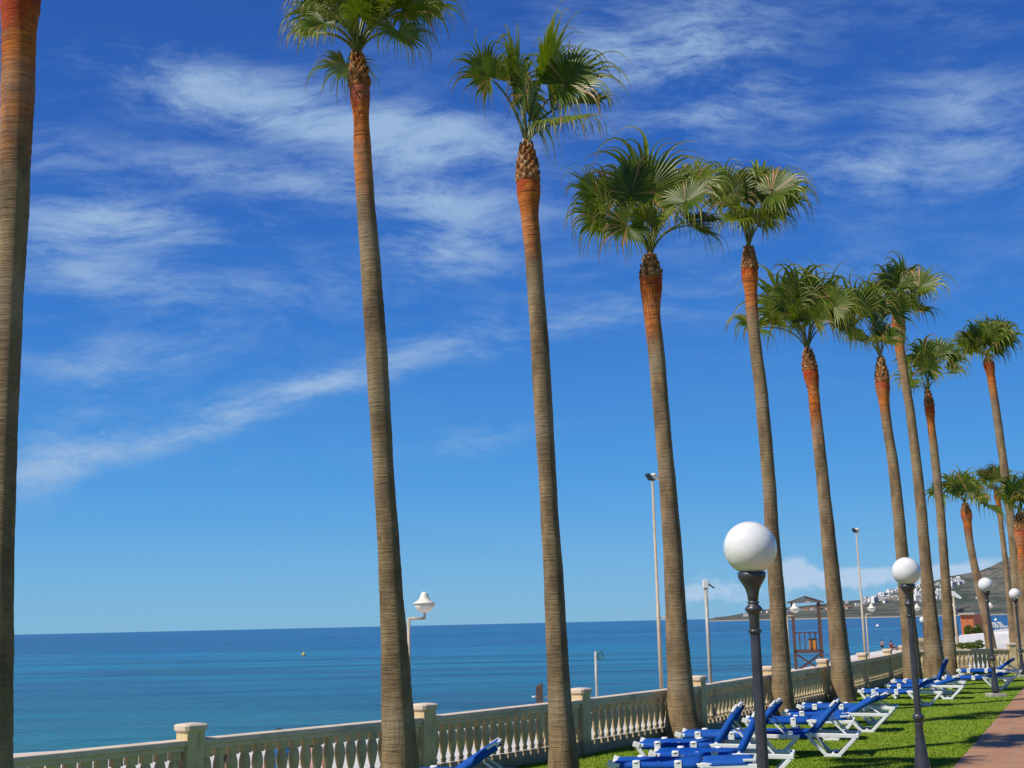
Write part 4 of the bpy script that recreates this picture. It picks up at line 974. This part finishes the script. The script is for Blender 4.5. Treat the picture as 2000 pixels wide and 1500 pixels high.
hA = at_y(545, 1419, 23); person((hA.x, hA.y, PZ), R(200), 'person in a blue shirt walking behind the balustrade, dark hair showing above the handrail', cloth('blue_shirt', (.03, .20, .55)), cloth('blue_shorts', (.04, .2, .5)), scale=(hA.z - PZ) / 1.84)
hB = at_y(612, 1424, 24); person((hB.x, hB.y, PZ), R(160), 'person in a pink top behind the balusters, right of the blue shirt', cloth('pink_shirt', (.75, .40, .42)), cloth('white_shorts', (.7, .68, .66)), scale=.93, longhair=True)
hC = at_y(441, 1450, 21); person((hC.x, hC.y, PZ - .0), R(180), 'bare-chested person in black shorts behind the balusters near the first pillar', None, cloth('black_shorts', (.02, .02, .025)), scale=.88)
hD = at_y(355, 1455, 22); person((hD.x, hD.y, PZ), R(185), 'person in a yellow shirt mostly hidden by the first pillar', cloth('yellow_shirt', (.75, .5, .05)), cloth('grey_shorts', (.3, .3, .3)), scale=.9)
hE = at_y(1722, 1249, 178); person((hE.x, hE.y, hE.z - 1.78), R(150), 'tiny bare-chested person in dark shorts standing at the far waterline', None, cloth('black_shorts', (.02, .02, .025)))
q = on_z(1741, 1268, -1.6); person((q.x, q.y, -1.65), R(120), 'tiny person in maroon top sitting on the far beach', cloth('maroon_shirt', (.16, .03, .04)), cloth('black_shorts', (0, 0, 0)), pose='sit')
q = on_z(1752, 1269, -1.6); person((q.x, q.y, -1.65), R(60), 'tiny person in dark clothes lying on the far beach', cloth('dark_shirt', (.05, .05, .08)), cloth('black_shorts', (0, 0, 0)), pose='lie')

# ------------------------------------------------------------------ things beyond the lawn end
# kiosk
M['brick'] = mat('orange_render', (.55, .17, .07), .8, .2, fn=varied((.60, .19, .08), (.48, .14, .06), 1.2, 5, .2, .01))
k1 = on_z(1901, 1243, PZ); k0 = at_y(1879, 1243, k1.y); k2 = at_y(1922, 1241, k1.y + 8); sc_k = k1.y / 2400
kk = empty('beach_kiosk', (k1.x, k1.y, PZ)); tag(kk, 'orange flat-roofed beach kiosk behind the third globe lamp', 'kiosk')
KH = 41 * sc_k
fx = k0.x - k1.x; 
b = MB(); bx_ = k2.x - k1.x
vs = [(fx, 0, 0), (0, -.6, 0), (bx_, 8, 0), (bx_ + fx, 8.6, 0)]; vs = vs + [(x, y, KH) for x, y, z in vs]
b.add(vs, [(0, 1, 5, 4), (1, 2, 6, 5), (2, 3, 7, 6), (3, 0, 4, 7), (4, 5, 6, 7)]); b.build('wall', M['brick'], kk)
b = MB(); r = [(fx - .35, -.3), (.1, -1.1), (bx_ + .5, 8), (bx_ + fx, 9.2)]; b.add([(x, y, KH + .002) for x, y in r] + [(x, y, KH + .3) for x, y in r], [(0, 1, 5, 4), (1, 2, 6, 5), (2, 3, 7, 6), (3, 0, 4, 7), (4, 5, 6, 7), (0, 3, 2, 1)]); b.build('roof', M['concrete'], kk)
b = MB(); b.box((fx * .35, 3, KH + .6), (.45, .45, .3)); b.bar((fx * .35, 3, KH + .9), (fx * .35 + 1.6, 3.4, KH + 1.15), .12, .12); b.build('roof_vent', M['dark'], kk)
b = MB(); b.box((fx - .8, .3, KH * .26), (.32, .32, KH * .26)); b.build('bin', M['dark'], kk)
def leaf_cloud(mb_, c, rad, n_, sz, sd=1):
    rr = random.Random(sd)
    for _ in range(n_):
        u = Vector((rr.gauss(0, 1), rr.gauss(0, 1), rr.gauss(0, 1))).normalized() * rr.random() ** .4
        p_ = Vector((c[0] + u.x * rad[0], c[1] + u.y * rad[1], c[2] + u.z * rad[2])); a_ = Vector((rr.uniform(-1, 1), rr.uniform(-1, 1), rr.uniform(-1, 1))).normalized(); b_ = a_.orthogonal().normalized(); s = sz * rr.uniform(.6, 1.3)
        mb_.add([p_ - a_ * s, p_ + b_ * s * .45, p_ + a_ * s, p_ - b_ * s * .45], [(0, 1, 2, 3)], [(rr.random() * .5, .2)] * 4)
for px, w_, lab in ((1893, 20, 'dark shrub growing against the orange kiosk front'), (1911, 16, 'reddish shrub growing along the kiosk side')):
    q = at_y(px, 1240, k1.y - 3); sh_o = empty('shrub', (q.x, q.y, PZ)); tag(sh_o, lab, 'shrub', 'shrubs by the kiosk')
    b = MB(); leaf_cloud(b, (0, 0, .9), (w_ / 2 * sc_k, .9, .95), 900, .13, int(px)); b.build('foliage', M['leaf'], sh_o)
    b = MB(); b.tube([(0, 0, 0), (.05, 0, .5), (0, .05, .9)], [.05, .04, .02], 6); b.build('stem', M['wood_dk'], sh_o)
# white retaining terrace wall with planting bed
def wall_px(name, label, pxs, Y, ytop, ybot_z, m_, th=.25, cat='wall'):
    A_ = at_y(pxs[0], ytop, Y); B_ = at_y(pxs[1], ytop - (pxs[1] - pxs[0]) * .0225, Y); b_ = MB(); H = A_.z - ybot_z
    b_.bar((0, 0, H / 2), (B_.x - A_.x, 0, H / 2), th, H); o = b_.build(name, m_, None, (A_.x, Y, ybot_z), .02); tag(o, label, cat); return o, H, B_.x - A_.x
o, H, L = wall_px('terrace_wall', 'low cream wall with a globe lamp pillar beyond the lawn-end balusters', (1786, 1858), 86, 1254, PZ, M['stone'])
o, H, L = wall_px('planter', 'brown planter box between two palm trunks beyond the balustrade', (1838, 1858), 80, 1250, PZ, M['wood_red'], .8, 'planter')
q = at_y(1805, 1247, 84); b = MB(); b.box((0, 0, (q.z - PZ) / 2), (.55, .55, (q.z - PZ) / 2)); b.box((0, 0, q.z - PZ - .08), (.68, .68, .1)); o = b.build('lamp_pillar', M['stone'], None, (q.x, q.y, PZ), .02); tag(o, 'cream pillar carrying a small globe lamp beyond the lawn end', 'pillar')
gl = empty('globe_lamp', (q.x, q.y, q.z + .02)); tag(gl, 'small globe lamp on the cream pillar, seen against the bay left of a palm', 'street lamp', 'white globe lamps beside the path')
zt = at_y(1803, 1217, 84).z - q.z
b = MB(); b.sphere((0, 0, zt + .2), .20, 20, 14); b.build('globe', M['globe'], gl)
b = MB(); b.lathe([(.09, 0), (.07, .1), (.045, .2), (.04, zt - .15), (.06, zt - .1), (.1, zt + .02)], 12); b.build('shaft', M['iron'], gl)
# tall slim pole with white wing lamp
tp = at_y(1862, 1166, 72); q = at_y(1870, 1256, 72); wp = empty('wing_lamp', (q.x, q.y, PZ)); tag(wp, 'slim cream pole with a white wing-shaped lamp head near the kiosk', 'street lamp')
b = MB(); H = tp.z - PZ; b.tube([(0, 0, 0), (0, 0, H)], [.10, .055], 10); b.build('pole', M['pole'], wp)
b = MB(); b.box((0, 0, .9), (.32, .32, .9)); b.build('pedestal', M['stone'], wp, bevel=.02)
b = MB(); b.add([(-.10, -.1, H + .36), (.06, -.1, H + .32), (.46, -.08, H - .04), (.40, -.08, H - .12), (-.03, -.1, H + .06), (-.10, .1, H + .36), (.06, .1, H + .32), (.46, .08, H - .04), (.40, .08, H - .12), (-.03, .1, H + .06)],
    [(0, 1, 2, 3, 4), (9, 8, 7, 6, 5), (0, 5, 6, 1), (1, 6, 7, 2), (2, 7, 8, 3), (3, 8, 9, 4), (4, 9, 5, 0)]); b.build('lamp_head', M['white'], wp)
# sunlit white plaza slope and planting in front of it
q = at_y(1895, 1261, 60); b = MB(); leaf_cloud(b, (0, 0, 0), (.75, .5, .16), 700, .07, 5); leaf_cloud(b, (.45, 0, .17), (.18, .2, .1), 120, .06, 6)
pb = empty('shrub', (q.x, q.y, PZ)); tag(pb, 'dark low shrub just above the lawn-end handrail, before white ground', 'shrub')
o = b.build('foliage', M['leaf'], pb, (0, 0, q.z - PZ)); b = MB(); b.tube([(0, 0, 0), (.02, 0, (q.z - PZ))], [.06, .03], 6); b.build('stem', M['wood_dk'], pb)
b = MB(); A_ = at_y(1874, 1240, 150); B_ = at_y(2060, 1226, 190)
b.add([(A_.x, A_.y, PZ), (A_.x + 40, A_.y - 4, PZ), (B_.x + 30, B_.y, PZ), (B_.x, B_.y, PZ), (A_.x, A_.y, PZ + 1.0), (A_.x + 40, A_.y - 4, PZ + 1.0), (B_.x + 30, B_.y, PZ + 1.2), (B_.x, B_.y, PZ + 1.2)], [(0, 1, 5, 4), (1, 2, 6, 5), (2, 3, 7, 6), (3, 0, 4, 7), (4, 5, 6, 7)])
o = b.build('terrace', M['plaster']); tag(o, 'broad sunlit white terrace at the foot of the kiosk', 'terrace')
# white beach chairs and red parasol bits on the far beach
for i, (px, py, m_, lab) in enumerate(((1953, 1233, M['white'], 'white lounger on the far beach, left of three'), (1963, 1233, M['white'], 'white lounger on the far beach, middle of three'), (1972, 1231, M['white'], 'white lounger on the far beach, right of three'))):
    q = on_z(px, py, PZ + .9); s = 1.35
    r_ = empty('beach_lounger', (q.x, q.y, PZ + 1.05), R(200), s); tag(r_, lab, 'sun lounger', 'white loungers on the far beach')
    b = MB(); b.box((0, 0, .35), (.9, .3, .04)); b.bar((.9, 0, .35), (1.4, 0, .8), .6, .05); b.build('seat', m_, r_)
    for x in (-.75, .75):
        b = MB(); b.bar((x, -.25, 0), (x, -.25, .33), .06, .06, Vector((0, 1, 0))); b.bar((x, .25, 0), (x, .25, .33), .06, .06, Vector((0, 1, 0))); b.build('leg', m_, r_)

# ------------------------------------------------------------------ headland with its white town
ridge = [(1392, 1208.5), (1425, 1205), (1450, 1200), (1480, 1194), (1520, 1190), (1560, 1186), (1600, 1182), (1640, 1177), (1690, 1173), (1720, 1166), (1760, 1154), (1790, 1146), (1820, 1138), (1850, 1128), (1880, 1123), (1910, 1118), (1940, 1106), (1970, 1090), (2000, 1077), (2060, 1055), (2150, 1040), (2300, 1060), (2600, 1120)]
ZS, ZR = 2300.0, 3400.0
rn = random.Random(5)
hn = [(rn.uniform(0, 6.28), rn.uniform(0, 6.28)) for _ in range(8)]
def fbm(x, y):
    s = 0
    for k, (a_, b_) in enumerate(hn): f_ = .004 * 1.7 ** k; s += math.sin(x * f_ + a_ + 1.3 * math.sin(y * f_ * .8 + b_)) * math.cos(y * f_ * 1.2 + b_) / 1.55 ** k
    return s
def ridge_y(px):
    if px <= ridge[0][0]: return ridge[0][1] + 2
    for a_, b_ in zip(ridge, ridge[1:]):
        if px <= b_[0]: return a_[1] + (b_[1] - a_[1]) * (px - a_[0]) / (b_[0] - a_[0])
    return ridge[-1][1]
def hill(u, v):
    """u: pixel column of the bearing, v: 0 shore .. 1 ridge .. 1.6 behind"""
    Z = ZS + (ZR - ZS) * v; top = at_y(u, ridge_y(u), ZR); h = top.z - SEAZ
    x = top.x / ZR * Z
    vv = min(v, 1); prof_ = (vv ** 1.15) * (1 - .25 * math.sin(math.pi * vv))
    if v > 1: prof_ = 1 - (v - 1) ** 2 * 1.2
    n_ = fbm(x, Z) * min(h * .09, 14) * math.sin(math.pi * min(vv, 1)) 
    return Vector((x, Z, SEAZ - 2 + 2.4 * min(1, vv * 30) + h * prof_ + n_ * .6 + (2.5 * min(1, vv * 12))))
NU, NV = 220, 60; mb = MB()
for j in range(NV):
    for i in range(NU):
        mb.v.append(tuple(hill(1385 + (2600 - 1385) * (i / (NU - 1)), 1.5 * j / (NV - 1)))); mb.uv.append((0, 0))
for j in range(NV - 1):
    for i in range(NU - 1): mb.f.append((j * NU + i, j * NU + i + 1, (j + 1) * NU + i + 1, (j + 1) * NU + i)); mb.smooth.append(True)
def f_hill(k, b):
    g = k.new('ShaderNodeNewGeometry').outputs['Position']; sp = k.new('ShaderNodeSeparateXYZ'); k.l.new(g, sp.inputs[0])
    c = k.mix(k.sm(k.noise(k.mapping(g, scale=(.006, .004, .02)), 1, 7, .65), .35, .62), (.165, .145, .125, 1), (.09, .105, .085, 1))
    c = k.mix(k.m('MULTIPLY', k.sm(k.noise(k.mapping(g, scale=(.014, .008, .04)), 1, 7, .7), .47, .57), .8), c, (.038, .060, .050, 1))
    c = k.mix(k.sm(k.noise(k.mapping(g, scale=(.05, .03, .12), loc=(3, 1, 0)), 1, 5, .7), .50, .62), c, (.055, .075, .058, 1))
    c = k.mix(k.sm(k.noise(k.mapping(g, scale=(.012, .01, .03), loc=(5, 2, 0)), 1, 5, .6), .64, .72), c, (.34, .27, .17, 1))
    beach_ = k.m('MULTIPLY', k.sm(sp.outputs[2], SEAZ + 3.2, SEAZ + .8), .7)
    c = k.mix(beach_, c, (.42, .38, .32, 1))
    k.l.new(c, b.inputs['Base Color'])
M['hill'] = mat('headland', (.1, .09, .07), .95, .05, fn=f_hill)
tag(mb.build('hills', M['hill']), kind='structure')
def hill_hit(px, py):
    lo = None
    for j in range(0, 101):
        v = j / 100; q = hill_px(px, v)
        if proj(q)[1] <= py: return q
    return hill_px(px, .97)
def hill_px(px, v):
    # column whose bearing hits px
    return hill(px, v)
# houses: a few kinds, copied
M['roofred'] = mat('tile_roof', (.35, .13, .08), .8, .2)
M['ochre'] = mat('ochre_wall', (.62, .48, .30), .8, .2, fn=varied((.64, .50, .32), (.56, .43, .28), .3, 4, .0, .01))
def house_proto(wd, dp, ht, m_, roof, win, steps_=0):
    r_ = empty('house', (0, 0, 0)); b_ = MB(); b_.box((0, 0, ht / 2 - 3), (wd / 2, dp / 2, ht / 2 + 3))
    if steps_: b_.box((wd * .15, dp * .2, ht + 1.6), (wd * .3, dp * .28, 1.6))
    b_.build('wall', m_, r_)
    c_ = MB()
    if roof == 'flat': c_.box((0, 0, ht + .2), (wd / 2 + .2, dp / 2 + .2, .2)); 
    else: c_.add([(-wd / 2 - .5, -dp / 2 - .5, ht), (wd / 2 + .5, -dp / 2 - .5, ht), (wd / 2 + .5, dp / 2 + .5, ht), (-wd / 2 - .5, dp / 2 + .5, ht), (-wd / 4, 0, ht + 2.4), (wd / 4, 0, ht + 2.4)], [(0, 1, 5, 4), (1, 2, 5), (2, 3, 4, 5), (3, 0, 4), (0, 3, 2, 1)])
    c_.build('roof', m_ if roof == 'flat' else M['roofred'], r_)
    for i in range(win):
        for f_ in range(max(1, int(ht / 3))):
            d_ = MB(); d_.box((-wd / 2 + wd * (i + .5) / win, -dp / 2 - .03, 1.6 + 3 * f_), (wd / win * .26, .06, .85)); d_.build('window', M['pane'], r_)
    return r_
HP = [(11, 8, 6, M['plaster'], 'flat', 3, 0), (9, 8, 6, M['plaster'], 'flat', 2, 1), (14, 9, 9, M['plaster'], 'flat', 4, 1), (10, 8, 5, M['plaster'], 'hip', 2, 0), (16, 9, 6, M['ochre'], 'hip', 4, 0)]
HD = ['white flat-roofed block', 'small stepped white block', 'taller stepped white block', 'white tiled-roof house', 'ochre tiled-roof house']
pro = [None] * 5
spots = []
for px, py in [(1693, 1168), (1702, 1171), (1711, 1168), (1718, 1166), (1716, 1160), (1724, 1158), (1730, 1163), (1728, 1154), (1738, 1151), (1737, 1160), (1745, 1150), (1744, 1158), (1752, 1148), (1752, 1156), (1759, 1153), (1762, 1161), (1792, 1147), (1799, 1146), (1806, 1145), (1790, 1157), (1796, 1161), (1803, 1158), (1789, 1165), (1801, 1166),
               (1826, 1147), (1832, 1144), (1838, 1147), (1833, 1154), (1840, 1156), (1843, 1161), (1835, 1163), (1827, 1160), (1857, 1138), (1863, 1136), (1869, 1137), (1876, 1138), (1860, 1144), (1866, 1143), (1856, 1150)]:
    spots.append((px, py, rn.choice([0, 1, 2, 0, 1])))
for px, py in [(1490, 1196), (1500, 1197), (1512, 1195), (1534, 1196), (1562, 1194), (1574, 1193), (1588, 1192), (1602, 1192), (1618, 1191), (1648, 1186), (1658, 1189), (1456, 1203), (1470, 1201)]:
    spots.append((px, py, rn.choice([3, 4, 0])))
for px, py in [(1700, 1176), (1709, 1177), (1722, 1172), (1733, 1170), (1741, 1168), (1750, 1166), (1757, 1168), (1728, 1178), (1790, 1173), (1799, 1175), (1806, 1170), (1829, 1170), (1838, 1171), (1846, 1152), (1850, 1144), (1873, 1143), (1880, 1140), (1688, 1180), (1675, 1183)]:
    spots.append((px, py, rn.choice([0, 1, 0, 2])))
for px, py in [(1644, 1177), (1655, 1179), (1687, 1174), (1754, 1172), (1905, 1170)]: spots.append((px, py, rn.choice([0, 3])))
def where(px, py):
    for lim, ph in ((1545, 'near the low tip of the headland'), (1640, 'on the far shore behind the lifeguard tower'), (1690, 'on the slope left of the thin far mast'), (1716, 'just right of the thin far mast'), (1735, 'left of the second globe lamp'),
                    (1752, 'close beside the second globe lamp'), (1770, 'right behind the second globe lamp'), (1800, 'between the second globe lamp and the next palm'), (1822, 'right beside the palm after the second lamp'), (1850, 'between the two slim far palms'), (1885, 'on the hill right of the slim far palm'), (2100, 'low on the hill near the third lamp')):
        if px < lim: return ph + (', upper row' if py < ridge_y(px) + 8 else ', lower row')
for px, py, ty in spots:
    q = hill_hit(px + rn.uniform(-1, 1), py + rn.uniform(-1, 1))
    if pro[ty] is None: pro[ty] = r_ = house_proto(*HP[ty])
    else: r_ = copy_tree(pro[ty])
    r_.location = q; r_.rotation_euler.z = R(rn.uniform(-25, 35)); s = rn.uniform(.8, 1.25) if ty < 3 else rn.uniform(.6, .9)
    r_.scale = (s, s, s * rn.uniform(.85, 1.1)); tag(r_, HD[ty] + ' ' + where(px, py), 'house', ['white flat-roofed blocks on the headland', 'stepped white blocks on the headland', 'tall stepped white blocks on the headland', 'tiled white houses on the headland', 'ochre houses on the far shore'][ty])
